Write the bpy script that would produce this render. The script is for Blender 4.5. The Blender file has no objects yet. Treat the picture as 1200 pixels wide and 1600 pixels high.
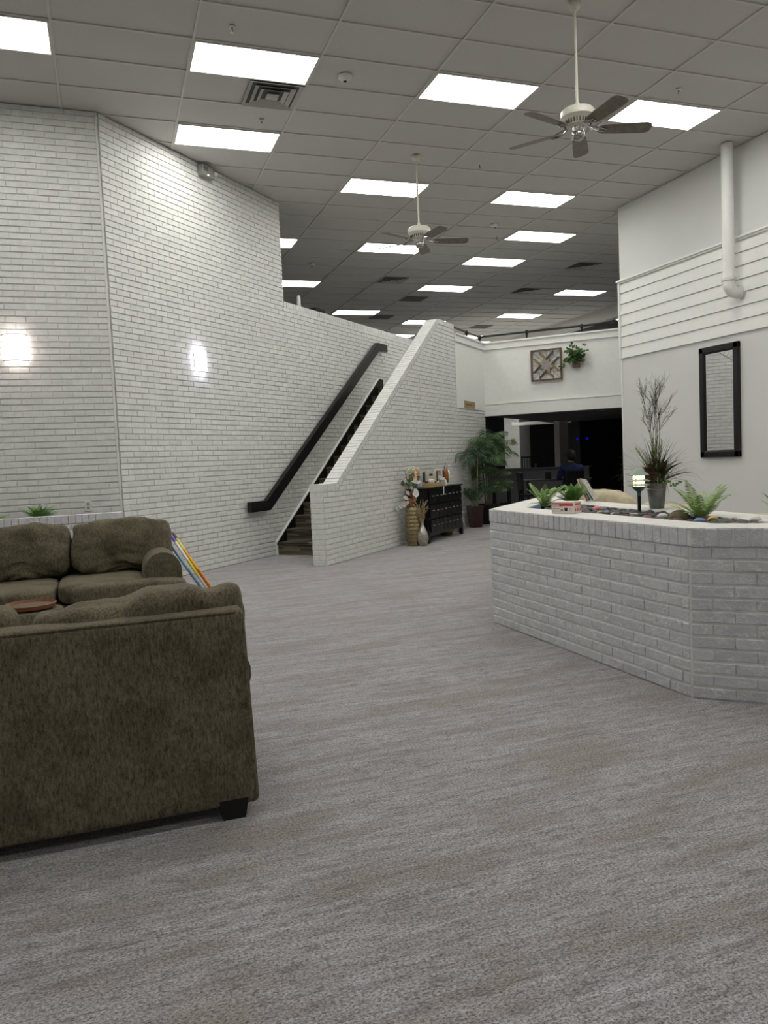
import bpy, bmesh, math, random
from mathutils import Vector, Matrix, noise
R2 = math.sqrt(2); PI = math.pi
random.seed(7)
S = bpy.context.scene
COL = S.collection
# ------------------------------------------------------------------ camera, world, exposure
CH = 1.335                     # camera height
CEIL = 5.267
F_PX, PITCH, ROLL, YAW = 1226.64, -0.06612, -0.04418, 0.33638
cy, sy, cp, sp, cr, sr = math.cos(YAW), math.sin(YAW), math.cos(PITCH), math.sin(PITCH), math.cos(ROLL), math.sin(ROLL)
fwd = Vector((sy*cp, cy*cp, sp)); rgt = Vector((cy, -sy, 0)); upv = rgt.cross(fwd)
r2 = cr*rgt + sr*upv; u2 = -sr*rgt + cr*upv
cam = bpy.data.objects.new('camera', bpy.data.cameras.new('camera')); COL.objects.link(cam)
M4 = Matrix((r2, u2, -fwd)).transposed().to_4x4(); M4.translation = (0, 0, CH); cam.matrix_world = M4
cam.data.sensor_fit = 'VERTICAL'; cam.data.sensor_height = 24; cam.data.lens = 24*F_PX/1600
cam.data.clip_start = .05; cam.data.clip_end = 100
S.camera = cam
w = bpy.data.worlds.new('world'); S.world = w; w.use_nodes = True
w.node_tree.nodes['Background'].inputs[0].default_value = (.5, .52, .55, 1)
w.node_tree.nodes['Background'].inputs[1].default_value = .02
S.view_settings.view_transform = 'Standard'; S.view_settings.look = 'None'
S.view_settings.exposure = 0.52; S.view_settings.gamma = 1; S.view_settings.use_curve_mapping = False
PANEL = 9.0                    # brightness of the ceiling light panels
SCONCE = 5.0

# ------------------------------------------------------------------ materials
def lin(c):
    return tuple(((v/255)/12.92 if v/255 <= .04045 else ((v/255+.055)/1.055)**2.4) for v in c) + (1,)
class NT:
    def __init__(s, name):
        s.m = bpy.data.materials.new(name); s.m.use_nodes = True; s.t = s.m.node_tree
        s.p = s.t.nodes['Principled BSDF']
    def n(s, typ, **kw):
        nd = s.t.nodes.new(typ)
        for k, v in kw.items():
            if k.startswith('i_'):
                key = k[2:]; key = int(key) if key.isdigit() else key.replace('_', ' ')
                nd.inputs[key].default_value = v
            else: setattr(nd, k, v)
        return nd
    def l(s, a, ao, b, bi): s.t.links.new(a.outputs[ao], b.inputs[bi])
    def ramp(s, src, so, stops):
        r = s.n('ShaderNodeValToRGB'); e = r.color_ramp.elements
        while len(e) < len(stops): e.new(.5)
        for i, (p, c) in enumerate(stops): e[i].position = p; e[i].color = c
        s.l(src, so, r, 0); return r
    def bump(s, src, so, strength, dist=.01):
        b = s.n('ShaderNodeBump'); b.inputs['Strength'].default_value = strength; b.inputs['Distance'].default_value = dist
        s.l(src, so, b, 'Height'); s.l(b, 'Normal', s.p, 'Normal'); return b
def coords(t, scale, kind='Object', rot=(0, 0, 0)):
    tc = t.n('ShaderNodeTexCoord'); mp = t.n('ShaderNodeMapping')
    mp.inputs['Scale'].default_value = scale; mp.inputs['Rotation'].default_value = rot
    t.l(tc, kind, mp, 0); return mp
def plain(name, c, rough=.6, metal=0, var=.12, vscale=12, bump=0, emit=None, es=0, spec=None, trans=0):
    t = NT(name); t.p.inputs['Roughness'].default_value = rough; t.p.inputs['Metallic'].default_value = metal
    if spec is not None: t.p.inputs['Specular IOR Level'].default_value = spec
    L = lin(c)
    if var:
        mp = coords(t, (vscale,)*3); nz = t.n('ShaderNodeTexNoise', i_Scale=1.0, i_Detail=4.0); t.l(mp, 0, nz, 'Vector')
        a = tuple(v*(1-var) for v in L[:3])+(1,); b = tuple(min(1, v*(1+var)) for v in L[:3])+(1,)
        r = t.ramp(nz, 'Fac', [(.3, a), (.7, b)]); t.l(r, 0, t.p, 'Base Color')
        if bump: t.bump(nz, 'Fac', bump)
    else: t.p.inputs['Base Color'].default_value = L
    if emit: t.p.inputs['Emission Color'].default_value = lin(emit); t.p.inputs['Emission Strength'].default_value = es
    if trans: t.p.inputs['Transmission Weight'].default_value = trans
    return t.m
def brick_mat(name, c0, c1, smear=None, bstr=.35):
    t = NT(name); t.p.inputs['Roughness'].default_value = .75
    g = t.n('ShaderNodeNewGeometry')
    r = t.ramp(g, 'Random Per Island', [(0, lin(c0)), (1, lin(c1))])
    mp = coords(t, (14, 14, 14)); nz = t.n('ShaderNodeTexNoise', i_Scale=1.0, i_Detail=5.0, i_Roughness=.65); t.l(mp, 0, nz, 'Vector')
    mx = t.n('ShaderNodeMix', data_type='RGBA', blend_type='MULTIPLY'); mx.inputs[0].default_value = 1
    r2_ = t.ramp(nz, 'Fac', [(.3, (.86, .86, .86, 1)), (.65, (1, 1, 1, 1))])
    t.l(r, 0, mx, 6); t.l(r2_, 0, mx, 7)
    out = (mx, 2)
    if smear:      # trowel marks and chalky scrapes of whitewash on the brick faces
        mp2 = coords(t, (17, 17, 30), rot=(.9, .3, .5)); v = t.n('ShaderNodeTexVoronoi', feature='DISTANCE_TO_EDGE', i_Scale=1.0); 
        n2 = t.n('ShaderNodeTexNoise', i_Scale=2.2, i_Detail=3.0); t.l(mp2, 0, n2, 'Vector')
        ad = t.n('ShaderNodeMix', data_type='RGBA', blend_type='LINEAR_LIGHT'); ad.inputs[0].default_value = .35
        t.l(mp2, 0, ad, 6); t.l(n2, 'Color', ad, 7); t.l(ad, 2, v, 'Vector')
        rr = t.ramp(v, 'Distance', [(0, (1, 1, 1, 1)), (.075, (0, 0, 0, 1))])
        m2 = t.n('ShaderNodeMix', data_type='RGBA'); m2.inputs[7].default_value = lin(smear)
        k = t.n('ShaderNodeMath', operation='MULTIPLY'); k.inputs[1].default_value = .75
        n3 = t.n('ShaderNodeTexNoise', i_Scale=.6, i_Detail=2.0); t.l(mp2, 0, n3, 'Vector'); r3 = t.ramp(n3, 'Fac', [(.47, (0, 0, 0, 1)), (.57, (1, 1, 1, 1))])
        k2 = t.n('ShaderNodeMath', operation='MULTIPLY'); t.l(rr, 0, k, 0); t.l(k, 0, k2, 0); t.l(r3, 0, k2, 1)
        t.l(k2, 0, m2, 0); t.l(mx, 2, m2, 6); out = (m2, 2)
    t.l(out[0], out[1], t.p, 'Base Color')
    mp3 = coords(t, (45, 45, 45)); n4 = t.n('ShaderNodeTexNoise', i_Scale=1.0, i_Detail=4.0, i_Roughness=.7); t.l(mp3, 0, n4, 'Vector')
    t.bump(n4, 'Fac', bstr, .008)
    return t.m
def carpet_mat():
    t = NT('striated grey carpet'); t.p.inputs['Roughness'].default_value = .95; t.p.inputs['Specular IOR Level'].default_value = .1
    t.p.inputs['Sheen Weight'].default_value = .35; t.p.inputs['Sheen Roughness'].default_value = .5
    def nz(sc, det=4.0, rough=.6, dist=0.0):
        mp = coords(t, sc); n = t.n('ShaderNodeTexNoise', i_Scale=1.0, i_Detail=det, i_Roughness=rough, i_Distortion=dist); t.l(mp, 0, n, 'Vector'); return n
    def mul(a, ao, b, bo, f):
        m = t.n('ShaderNodeMix', data_type='RGBA', blend_type='MULTIPLY'); m.inputs[0].default_value = f; t.l(a, ao, m, 6); t.l(b, bo, m, 7); return m
    a = nz((2.2, 20, 1), 6.0, .75); b = nz((1.3, 5, 1)); c = nz((100, 150, 1), 3.0, .9); d = nz((6, 90, 1), 5.0, .7); e = nz((12, 45, 1), 4.0, .8)
    g0 = t.ramp(a, 'Fac', [(.34, lin((132, 128, 129))), (.5, lin((156, 153, 155))), (.66, lin((172, 169, 173)))])
    tan = t.ramp(b, 'Fac', [(.48, (0, 0, 0, 1)), (.61, (1, 1, 1, 1))]); tan2 = t.ramp(e, 'Fac', [(.40, (0, 0, 0, 1)), (.56, (1, 1, 1, 1))])
    k = t.n('ShaderNodeMath', operation='MULTIPLY'); t.l(tan, 0, k, 0); t.l(tan2, 0, k, 1)
    k2 = t.n('ShaderNodeMath', operation='MULTIPLY'); k2.inputs[1].default_value = .8; t.l(k, 0, k2, 0)
    m1 = t.n('ShaderNodeMix', data_type='RGBA'); m1.inputs[7].default_value = lin((128, 118, 105)); t.l(k2, 0, m1, 0); t.l(g0, 0, m1, 6)
    ln = t.ramp(d, 'Fac', [(.33, (.5, .5, .5, 1)), (.43, (1, 1, 1, 1))]); m2 = mul(m1, 2, ln, 0, .75)
    le = t.ramp(e, 'Fac', [(.38, (.5, .48, .46, 1)), (.5, (1, 1, 1, 1))]); m2b = mul(m2, 2, le, 0, .85)
    gr = t.ramp(c, 'Fac', [(.36, (.1, .1, .1, 1)), (.47, (.9, .9, .9, 1)), (.62, (1.9, 1.9, 1.9, 1))]); m3 = mul(m2b, 2, gr, 0, .9)
    t.l(m3, 2, t.p, 'Base Color'); t.bump(c, 'Fac', .6, .006)
    return t.m
def chenille():
    t = NT('olive brown chenille'); t.p.inputs['Roughness'].default_value = .9; t.p.inputs['Specular IOR Level'].default_value = .15
    t.p.inputs['Sheen Weight'].default_value = .08
    def nz(sc, det=4.0, rough=.6):
        mp = coords(t, sc); n = t.n('ShaderNodeTexNoise', i_Scale=1.0, i_Detail=det, i_Roughness=rough); t.l(mp, 0, n, 'Vector'); return n
    a = nz((110, 110, 34), 4.0, .8); b = nz((5.5, 5.5, 4.5), 4.0, .65); c = nz((330, 330, 240), 2.0)
    r = t.ramp(a, 'Fac', [(.32, lin((64, 59, 47))), (.48, lin((104, 97, 79))), (.7, lin((132, 124, 103)))])
    r2_ = t.ramp(b, 'Fac', [(.38, (.62, .60, .60, 1)), (.54, (1, 1, 1, 1))])
    m = t.n('ShaderNodeMix', data_type='RGBA', blend_type='MULTIPLY'); m.inputs[0].default_value = .75; t.l(r, 0, m, 6); t.l(r2_, 0, m, 7)
    r3 = t.ramp(c, 'Fac', [(.35, (.6, .6, .6, 1)), (.6, (1.15, 1.15, 1.15, 1))])
    m2 = t.n('ShaderNodeMix', data_type='RGBA', blend_type='MULTIPLY'); m2.inputs[0].default_value = .7; t.l(m, 2, m2, 6); t.l(r3, 0, m2, 7)
    t.l(m2, 2, t.p, 'Base Color'); t.bump(a, 'Fac', .25, .004)
    return t.m
def banded(name, cols, axis_scale):
    t = NT(name); t.p.inputs['Roughness'].default_value = .25
    tc = t.n('ShaderNodeTexCoord'); sx = t.n('ShaderNodeSeparateXYZ'); t.l(tc, 'Object', sx, 0)
    at = t.n('ShaderNodeMath', operation='ARCTAN2'); t.l(sx, 0, at, 0); t.l(sx, 1, at, 1)
    mu = t.n('ShaderNodeMath', operation='MULTIPLY'); mu.inputs[1].default_value = axis_scale; t.l(at, 0, mu, 0)
    fr = t.n('ShaderNodeMath', operation='FRACT'); t.l(mu, 0, fr, 0)
    r = t.ramp(fr, 0, [(i/len(cols), lin(c)) for i, c in enumerate(cols)]); r.color_ramp.interpolation = 'CONSTANT'
    t.l(r, 0, t.p, 'Base Color'); return t.m
MT = dict(
    white_brick=brick_mat('white painted brick', (222, 222, 219), (230, 230, 227)),
    mortar_white=plain('white painted mortar', (216, 216, 212), .85, var=.06),
    grey_brick=brick_mat('whitewashed grey brick', (206, 206, 210), (216, 216, 219), smear=(244, 243, 241), bstr=.8),
    mortar_grey=plain('pale mortar', (230, 229, 226), .9, var=.1, bump=.3),
    rim_brick=brick_mat('rim brick white on top', (226, 225, 220), (234, 232, 227)),
    white_wall=plain('white wall paint', (232, 232, 228), .6, var=.02, vscale=2),
    grey_wall=plain('light grey wall paint', (220, 220, 217), .6, var=.02, vscale=2),
    trim=plain('white trim paint', (236, 236, 232), .45, var=.02),
    tile=plain('ceiling tile', (200, 198, 194), .9, var=.05, vscale=90, bump=.15),
    grid=plain('ceiling grid bar', (206, 204, 199), .5, var=.02),
    carpet=carpet_mat(), chenille=chenille(),
    black=plain('black lacquer', (14, 14, 16), .35, var=.05), matt_black=plain('matt black', (16, 16, 17), .8, var=.05),
    room_shade=plain('unlit room shade', (22, 22, 24), .9, var=.05), char=plain('charcoal wall', (70, 70, 74), .9, var=.04),  # first one: shade of the unlit lower room put into the base colour
    half=plain('mid grey half wall', (122, 122, 126), .9, var=.04),
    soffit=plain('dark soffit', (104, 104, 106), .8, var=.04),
    rail=plain('black pipe', (18, 17, 17), .3, metal=.3, var=.03),
    steel=plain('galvanised steel', (120, 122, 120), .45, metal=.7, var=.2, vscale=18),
    chrome=plain('brushed nickel', (170, 168, 165), .25, metal=.9, var=.03),
    fan_white=plain('off white enamel', (216, 212, 198), .35, var=.02),
    blade=plain('grey wood blade', (120, 114, 102), .5, var=.2, vscale=20),
    vent=plain('vent metal', (176, 174, 168), .5, var=.03), vent_dark=plain('vent dark', (84, 84, 84), .9, var=.02),
    perf=plain('perforated return grille', (95, 95, 95), .8, var=.1, vscale=160),
    fern=plain('fern green', (142, 172, 98), .55, var=.35, vscale=25), fern_d=plain('fern deep green', (112, 154, 74), .55, var=.35, vscale=25),
    palm=plain('palm dark green', (56, 82, 54), .55, var=.35, vscale=12), palm_b=plain('areca green', (78, 106, 62), .5, var=.4, vscale=9),
    stem=plain('palm stem', (110, 112, 84), .6, var=.25), soil=plain('soil', (34, 30, 27), .95, var=.3, vscale=60, bump=.4),
    maroon=plain('dark maroon glaze', (48, 20, 20), .3, var=.1), pot_black=plain('black resin', (20, 20, 21), .5, var=.05),
    gold=plain('hammered champagne metal', (150, 136, 104), .32, metal=.75, var=.35, vscale=60, bump=.6),
    silver=plain('silver leaf glaze', (178, 174, 164), .28, metal=.7, var=.25, vscale=22, bump=.2),
    brown=plain('brown wood', (92, 68, 48), .5, var=.2, vscale=25), tan=plain('tan wood', (134, 108, 66), .5, var=.2, vscale=25),
    dkwood=plain('dark stained wood', (66, 56, 50), .5, var=.2, vscale=25), gywood=plain('grey stained wood', (150, 148, 140), .5, var=.15, vscale=25),
    pale_wood=plain('pale wood', (176, 150, 104), .6, var=.15, vscale=30),
    cream=plain('cream petals', (240, 238, 218), .6, var=.08), peach=plain('peach petals', (232, 178, 136), .6, var=.15),
    white_petal=plain('white leaf', (222, 222, 218), .5, var=.05), sage=plain('sage leaf', (96, 112, 84), .6, var=.2), rust=plain('rust leaf', (150, 104, 76), .6, var=.2),
    twig=plain('dry twig', (62, 52, 48), .8, var=.2), straw=plain('dried curly stem', (160, 142, 104), .8, var=.2),
    pothos=plain('pothos green', (70, 102, 50), .4, var=.4, vscale=22),
    burg=plain('burgundy leaf', (88, 32, 54), .5, var=.25), dleaf=plain('dark bronze leaf', (62, 66, 36), .45, var=.35, vscale=14),
    lime=plain('lime bracts', (132, 164, 62), .5, var=.25, vscale=30),
    stone=plain('dark river stone', (44, 43, 46), .45, var=.25, vscale=30), stone_b=plain('mid grey river stone', (78, 76, 78), .5, var=.2, vscale=30),
    stone_g=plain('green river stone', (72, 84, 70), .45, var=.2, vscale=30), stone_r=plain('dark red stone', (104, 66, 62), .45, var=.2, vscale=30),
    stone_w=plain('white stone', (212, 210, 206), .5, var=.05), stone_p=plain('pink painted stone', (226, 128, 132), .5, var=.15, vscale=40),
    stone_u=plain('blue painted stone', (120, 144, 200), .5, var=.25, vscale=40), stone_y=plain('yellow painted stone', (222, 190, 120), .5, var=.2, vscale=40),
    rock=plain('olive brown rock', (108, 100, 76), .9, var=.2, vscale=40, bump=.3), block=plain('concrete block', (186, 186, 182), .9, var=.08, vscale=50), block_d=plain('dark stone block', (88, 86, 86), .9, var=.12, vscale=50),
    lamp_green=plain('verdigris metal', (70, 104, 94), .5, metal=.3, var=.15), lamp_rim=plain('pale green louvre', (150, 166, 150), .5, var=.05),
    box_white=plain('white card', (228, 220, 212), .6, var=.02), red=plain('red print', (206, 70, 58), .5, var=.04), ink=plain('black print', (30, 28, 28), .5, var=0),
    beige=plain('beige upholstery', (186, 174, 146), .85, var=.12, vscale=16, bump=.2), dkbeige=plain('beige piping', (140, 124, 94), .85, var=.1),
    plastic=plain('white plastic', (222, 221, 214), .4, var=.01), grey_plastic=plain('grey plastic', (150, 148, 142), .5, var=.03),
    sign=plain('kraft sign', (164, 140, 96), .6, var=.1, vscale=60), navy=plain('navy fleece', (22, 30, 72), .9, var=.12),
    skin=plain('skin', (150, 108, 88), .6, var=.05), hair=plain('black hair', (20, 17, 16), .7, var=.2),
    jeans=plain('dark trousers', (24, 26, 34), .9, var=.1), marigold=plain('amber wood', (156, 92, 40), .35, var=.25, vscale=18),
    paper=plain('printed paper', (196, 190, 180), .6, var=.3, vscale=30), paper_b=plain('teal printed paper', (120, 168, 170), .6, var=.25, vscale=30), paper_o=plain('orange printed paper', (176, 112, 84), .6, var=.3, vscale=40),
    orange_wood=plain('reddish brown wood', (122, 74, 42), .45, var=.2, vscale=30), glassy=plain('candle glass', (200, 206, 200), .1, var=0, trans=.6),
    tray_in=plain('tray lining', (98, 84, 66), .8, var=.1),
)
def emis(name, c, s):
    t = NT(name); t.p.inputs['Base Color'].default_value = lin(c); t.p.inputs['Emission Color'].default_value = lin(c)
    t.p.inputs['Emission Strength'].default_value = s; return t.m
MT['panel'] = emis('lit diffuser', (255, 254, 248), PANEL)
MT['sconce_glass'] = emis('lit frosted glass warm', (255, 244, 240), SCONCE)
MT['sconce_glass_b'] = emis('lit frosted glass cool', (240, 240, 255), SCONCE)
MT['lamp_glow'] = emis('lit path lamp glass', (255, 240, 200), 2.6)
MT['blue_led'] = emis('blue lamp', (24, 20, 190), .28); MT['green_led'] = emis('green indicator', (200, 255, 215), 6)
mm = NT('mirror glass'); mm.p.inputs['Metallic'].default_value = 1; mm.p.inputs['Roughness'].default_value = .01; mm.p.inputs['Base Color'].default_value = (.86, .87, .88, 1); MT['mirror'] = mm.m
def stair_carpet():
    t = NT('striped stair carpet'); t.p.inputs['Roughness'].default_value = .95
    mp = coords(t, (3.5, 3.5, 38)); n = t.n('ShaderNodeTexVoronoi', i_Scale=1.0); t.l(mp, 0, n, 'Vector')
    sx = t.n('ShaderNodeSeparateColor'); t.l(n, 'Color', sx, 0)
    r = t.ramp(sx, 0, [(0, lin((48, 44, 36))), (.35, lin((84, 78, 64))), (.7, lin((112, 106, 88))), (1, lin((66, 60, 46)))]); t.l(r, 0, t.p, 'Base Color'); return t.m
MT['stair'] = stair_carpet()

# ------------------------------------------------------------------ mesh building
class B:
    def __init__(s): s.v = []; s.f = []; s.mi = []; s.k = 0
    def add(s, vs, fs, mi=0):
        o = len(s.v); s.v += [tuple(v) for v in vs]; s.f += [tuple(i+o for i in f) for f in fs]; s.mi += [mi]*len(fs); return s
    def box(s, c, d, bev=0, rot=None, mi=0):
        c = Vector(c); hx, hy, hz = d[0]/2, d[1]/2, d[2]/2; b = min(bev, hx*.9, hy*.9, hz*.9)
        vs = []; fs = []
        if b <= 0:
            vs = [Vector((x, y, z)) for x in (-hx, hx) for y in (-hy, hy) for z in (-hz, hz)]
            fs = [(0, 1, 3, 2), (4, 6, 7, 5), (0, 4, 5, 1), (2, 3, 7, 6), (0, 2, 6, 4), (1, 5, 7, 3)]
        else:
            bm = bmesh.new(); bmesh.ops.create_cube(bm, size=1)
            for v in bm.verts: v.co = Vector((v.co.x*2*hx, v.co.y*2*hy, v.co.z*2*hz))
            bmesh.ops.bevel(bm, geom=bm.edges[:], offset=b, segments=2, affect='EDGES', profile=.5)
            vs = [v.co.copy() for v in bm.verts]; fs = [[v.index for v in f.verts] for f in bm.faces]; bm.free()
        if rot is not None: vs = [rot @ v for v in vs]
        return s.add([v+c for v in vs], fs, mi)
    def tube(s, pts, rad, seg=8, cap=True, mi=0):
        pts = [Vector(p) for p in pts]; n = len(pts); rads = rad if hasattr(rad, '__len__') else [rad]*n
        vs = []; pr = None
        for i, p in enumerate(pts):
            d = (pts[min(i+1, n-1)]-pts[max(i-1, 0)]).normalized()
            if pr is None: a = d.orthogonal().normalized()
            else: a = (pr - d*pr.dot(d)).normalized()
            pr = a; b = d.cross(a)
            for k in range(seg):
                t = 2*PI*k/seg; vs.append(p + (a*math.cos(t)+b*math.sin(t))*rads[i])
        fs = [(i*seg+k, i*seg+(k+1) % seg, (i+1)*seg+(k+1) % seg, (i+1)*seg+k) for i in range(n-1) for k in range(seg)]
        if cap: fs += [tuple(range(seg))[::-1], tuple((n-1)*seg+k for k in range(seg))]
        return s.add(vs, fs, mi)
    def lathe(s, prof, seg=24, c=(0, 0, 0), mi=0, wob=None):
        vs = []; n = len(prof)
        for r, z in prof:
            for k in range(seg):
                t = 2*PI*k/seg; rr = r*(wob(t, z) if wob else 1)
                vs.append((c[0]+rr*math.cos(t), c[1]+rr*math.sin(t), c[2]+z))
        fs = [(i*seg+k, i*seg+(k+1) % seg, (i+1)*seg+(k+1) % seg, (i+1)*seg+k) for i in range(n-1) for k in range(seg)]
        if prof[0][0] > 1e-5: fs.append(tuple(range(seg))[::-1])
        if prof[-1][0] > 1e-5: fs.append(tuple((n-1)*seg+k for k in range(seg)))
        return s.add(vs, fs, mi)
    def prism(s, poly, fn, d0, d1, mi=0):
        """poly 2D, fn(u,v,d)->3D"""
        n = len(poly); vs = [fn(u, v, d0) for u, v in poly] + [fn(u, v, d1) for u, v in poly]
        fs = [tuple(range(n))[::-1], tuple(range(n, 2*n))] + [(i, (i+1) % n, n+(i+1) % n, n+i) for i in range(n)]
        return s.add(vs, fs, mi)
    def blob(s, c, r, sub=2, amp=.12, fr=1.5, seed=0, mi=0, flat=None):
        bm = bmesh.new(); bmesh.ops.create_icosphere(bm, subdivisions=sub, radius=1)
        vs = []
        for v in bm.verts:
            k = 1+amp*noise.noise(v.co*fr+Vector((seed*3.1, seed*1.7, 5)))
            q = Vector((v.co.x*r[0]*k, v.co.y*r[1]*k, v.co.z*r[2]*k))
            if flat is not None: q.z = max(q.z, flat)
            vs.append(q+Vector(c))
        fs = [[v.index for v in f.verts] for f in bm.faces]; bm.free(); return s.add(vs, fs, mi)
    def strip(s, pts, wid, side, mi=0, fold=0):
        """ribbon; wid list; side vector or fn"""
        vs = []; n = len(pts)
        for i, p in enumerate(pts):
            p = Vector(p); sd = side*wid[i]
            vs += [p-sd, p+Vector((0, 0, -fold*wid[i])), p+sd]
        fs = []
        for i in range(n-1):
            a = i*3; fs += [(a, a+1, a+4, a+3), (a+1, a+2, a+5, a+4)]
        return s.add(vs, fs, mi)
    def obj(s, name, mat, parent=None, smooth=False, **props):
        me = bpy.data.meshes.new(name); me.from_pydata(s.v, [], s.f)
        mats = mat if isinstance(mat, (list, tuple)) else [mat]
        for m in mats: me.materials.append(MT[m] if isinstance(m, str) else m)
        if any(s.mi): me.polygons.foreach_set('material_index', s.mi)
        bm = bmesh.new(); bm.from_mesh(me); bmesh.ops.recalc_face_normals(bm, faces=bm.faces); bm.to_mesh(me); bm.free()
        if smooth: 
            me.polygons.foreach_set('use_smooth', [True]*len(me.polygons))
            try: me.set_sharp_from_angle(angle=math.radians(50))
            except Exception: pass
        me.update()
        o = bpy.data.objects.new(name, me); COL.objects.link(o)
        if parent is not None: o.parent = parent
        for k, v in props.items(): o[k] = v
        return o
def thing(name, label, cat, loc=(0, 0, 0), rz=0, group=None):
    o = bpy.data.objects.new(name, None); COL.objects.link(o); o.location = loc; o.rotation_euler = (0, 0, rz)
    o.empty_display_size = .1; o['label'] = label; o['category'] = cat
    if group: o['group'] = group
    return o
def tag(o, label, cat, group=None):
    o['label'] = label; o['category'] = cat
    if group: o['group'] = group
    return o
def struct(name, b, mat, parent=None, smooth=False):
    o = b.obj(name, mat, parent, smooth)
    if parent is None: o['kind'] = 'structure'
    return o
def dup(root, loc, rz=None, label=None):
    r = root.copy(); COL.objects.link(r); r.location = loc
    if rz is not None: r.rotation_euler = (0, 0, rz)
    if label: r['label'] = label
    for ch in list(root.children):
        c = ch.copy(); COL.objects.link(c); c.parent = r
        for g in list(ch.children):
            d = g.copy(); COL.objects.link(d); d.parent = c
    return r
def text_mesh(name, txt, size, mat, parent, M, ext=.0006):
    cu = bpy.data.curves.new(name, 'FONT'); cu.body = txt; cu.size = size; cu.extrude = ext; cu.align_x = 'CENTER'; cu.align_y = 'CENTER'
    o = bpy.data.objects.new(name+'_c', cu); COL.objects.link(o)
    bpy.context.view_layer.update()
    me = bpy.data.meshes.new_from_object(o.evaluated_get(bpy.context.evaluated_depsgraph_get()))
    bpy.data.objects.remove(o); me.materials.clear(); me.materials.append(MT[mat])
    me.transform(M); p = bpy.data.objects.new(name, me); COL.objects.link(p); p.parent = parent; return p
def ST(s, t, z=0):             # frame of the diagonal stair: s along it, t across
    return Vector(((s-t)/R2, (s+t)/R2, z))
def clip(poly, conv):
    out = poly
    n = len(conv)
    for i in range(n):
        a = conv[i]; b = conv[(i+1) % n]; res = []
        def side(p): return (b[0]-a[0])*(p[1]-a[1])-(b[1]-a[1])*(p[0]-a[0])
        for j in range(len(out)):
            p, q = out[j], out[(j+1) % len(out)]; sp_, sq = side(p), side(q)
            if sp_ >= 0: res.append(p)
            if (sp_ > 1e-9 and sq < -1e-9) or (sp_ < -1e-9 and sq > 1e-9):
                k = sp_/(sp_-sq); res.append((p[0]+(q[0]-p[0])*k, p[1]+(q[1]-p[1])*k))
        out = res
        if len(out) < 3: return []
    return out
CO = .0677; BL = .2085
def bricks(b, fn, pieces, z0=0.0, gap=.011, dep=.013, cham=.003, mi=0, jit=.0015, off=0, L=BL, H=CO, hg=.0045):
    """running bond of bricks in plane (u,z); fn(u,z,d) -> 3D, d outward"""
    umin = min(p[0] for pc in pieces for p in pc); umax = max(p[0] for pc in pieces for p in pc)
    zmin = min(p[1] for pc in pieces for p in pc); zmax = max(p[1] for pc in pieces for p in pc)
    for r in range(int((zmin-z0)/H)-1, int((zmax-z0)/H)+2):
        za, zb = z0+r*H+gap*.5, z0+(r+1)*H-gap*.5
        k0 = int((umin-off)/L)-2; k1 = int((umax-off)/L)+2
        for k in range(k0, k1):
            ua = off+k*L+(L/2 if r % 2 else 0)+hg*.5; ub = ua+L-hg
            ja, jb = random.uniform(-jit, jit), random.uniform(-jit, jit)
            for pc in pieces:
                q = clip([(ua+ja, za+ja*.5), (ub+ja, za+jb*.6), (ub+jb, zb+ja*.6), (ua+jb, zb+jb*.5)], pc)
                if len(q) < 3: continue
                cx = sum(p[0] for p in q)/len(q); cz = sum(p[1] for p in q)/len(q)
                w_ = max(p[0] for p in q)-min(p[0] for p in q); h_ = max(p[1] for p in q)-min(p[1] for p in q)
                if w_ < .012 or h_ < .01: continue
                kx = max(.3, 1-2*cham/w_); kz = max(.3, 1-2*cham/h_); d = dep+random.uniform(-jit, jit)
                n = len(q); dd = [d+random.uniform(-jit, jit)*.6 for _ in q]
                vs = [fn(u, z, -.001) for u, z in q]+[fn(u, z, d-cham) for u, z in q]+[fn(cx+(u-cx)*kx, cz+(z-cz)*kz, dd[i]) for i, (u, z) in enumerate(q)]
                fs = [(i, (i+1) % n, n+(i+1) % n, n+i) for i in range(n)]+[(n+i, n+(i+1) % n, 2*n+(i+1) % n, 2*n+i) for i in range(n)]+[tuple(range(2*n, 3*n))]
                b.add(vs, fs, mi)
def rowlock(b, p0, p1, across, up, wd, ht, pitch=.0677, gap=.006, mi=0, over=.004, jit=.0015):
    """header course bricks laid on edge from p0 to p1; across = unit vector over the wall thickness"""
    p0 = Vector(p0); p1 = Vector(p1); L = (p1-p0).length; d = (p1-p0).normalized(); n = max(1, round(L/pitch)); pt = L/n
    Rm = Matrix((d, across, up)).transposed()
    for i in range(n):
        c = p0+d*(pt*(i+.5))+across*(wd/2)+up*(ht/2)
        b.box(c+up*random.uniform(-jit, jit)+across*random.uniform(-jit, jit), (pt-gap, wd+2*over, ht), .003, Rm, mi)

# ------------------------------------------------------------------ room shell
struct('floor', B().box((8, 13, -.05), (32, 42, .1)), 'carpet')
struct('ceiling', B().box((8, 13, CEIL+.06), (32, 42, .1)), 'tile')
U0, V0 = 1.00116, 7.57977
g = B()
for i in range(-6, 19):
    x = U0+i*1.2192
    if -7 < x < 23.5: g.box((x, 13, CEIL+.002), (.022, 42, .014))
for j in range(-24, 45):
    y = V0+j*.6096
    if -7.5 < y < 34: g.box((8, y, CEIL+.003), (32, .022, .012))
struct('trim_ceiling_grid', g, 'grid')
struct('wall_back', B().box((8, -7.6, CEIL/2), (32, .2, CEIL)), 'white_wall')
struct('wall_far', B().box((8, 34, CEIL/2), (32, .2, CEIL)), 'char')
struct('wall_outer_left', B().box((-7.6, 13, CEIL/2), (.2, 42, CEIL)), 'white_wall')
struct('wall_outer_right', B().box((23.6, 22, CEIL/2), (.2, 24, CEIL)), 'char')
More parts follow.
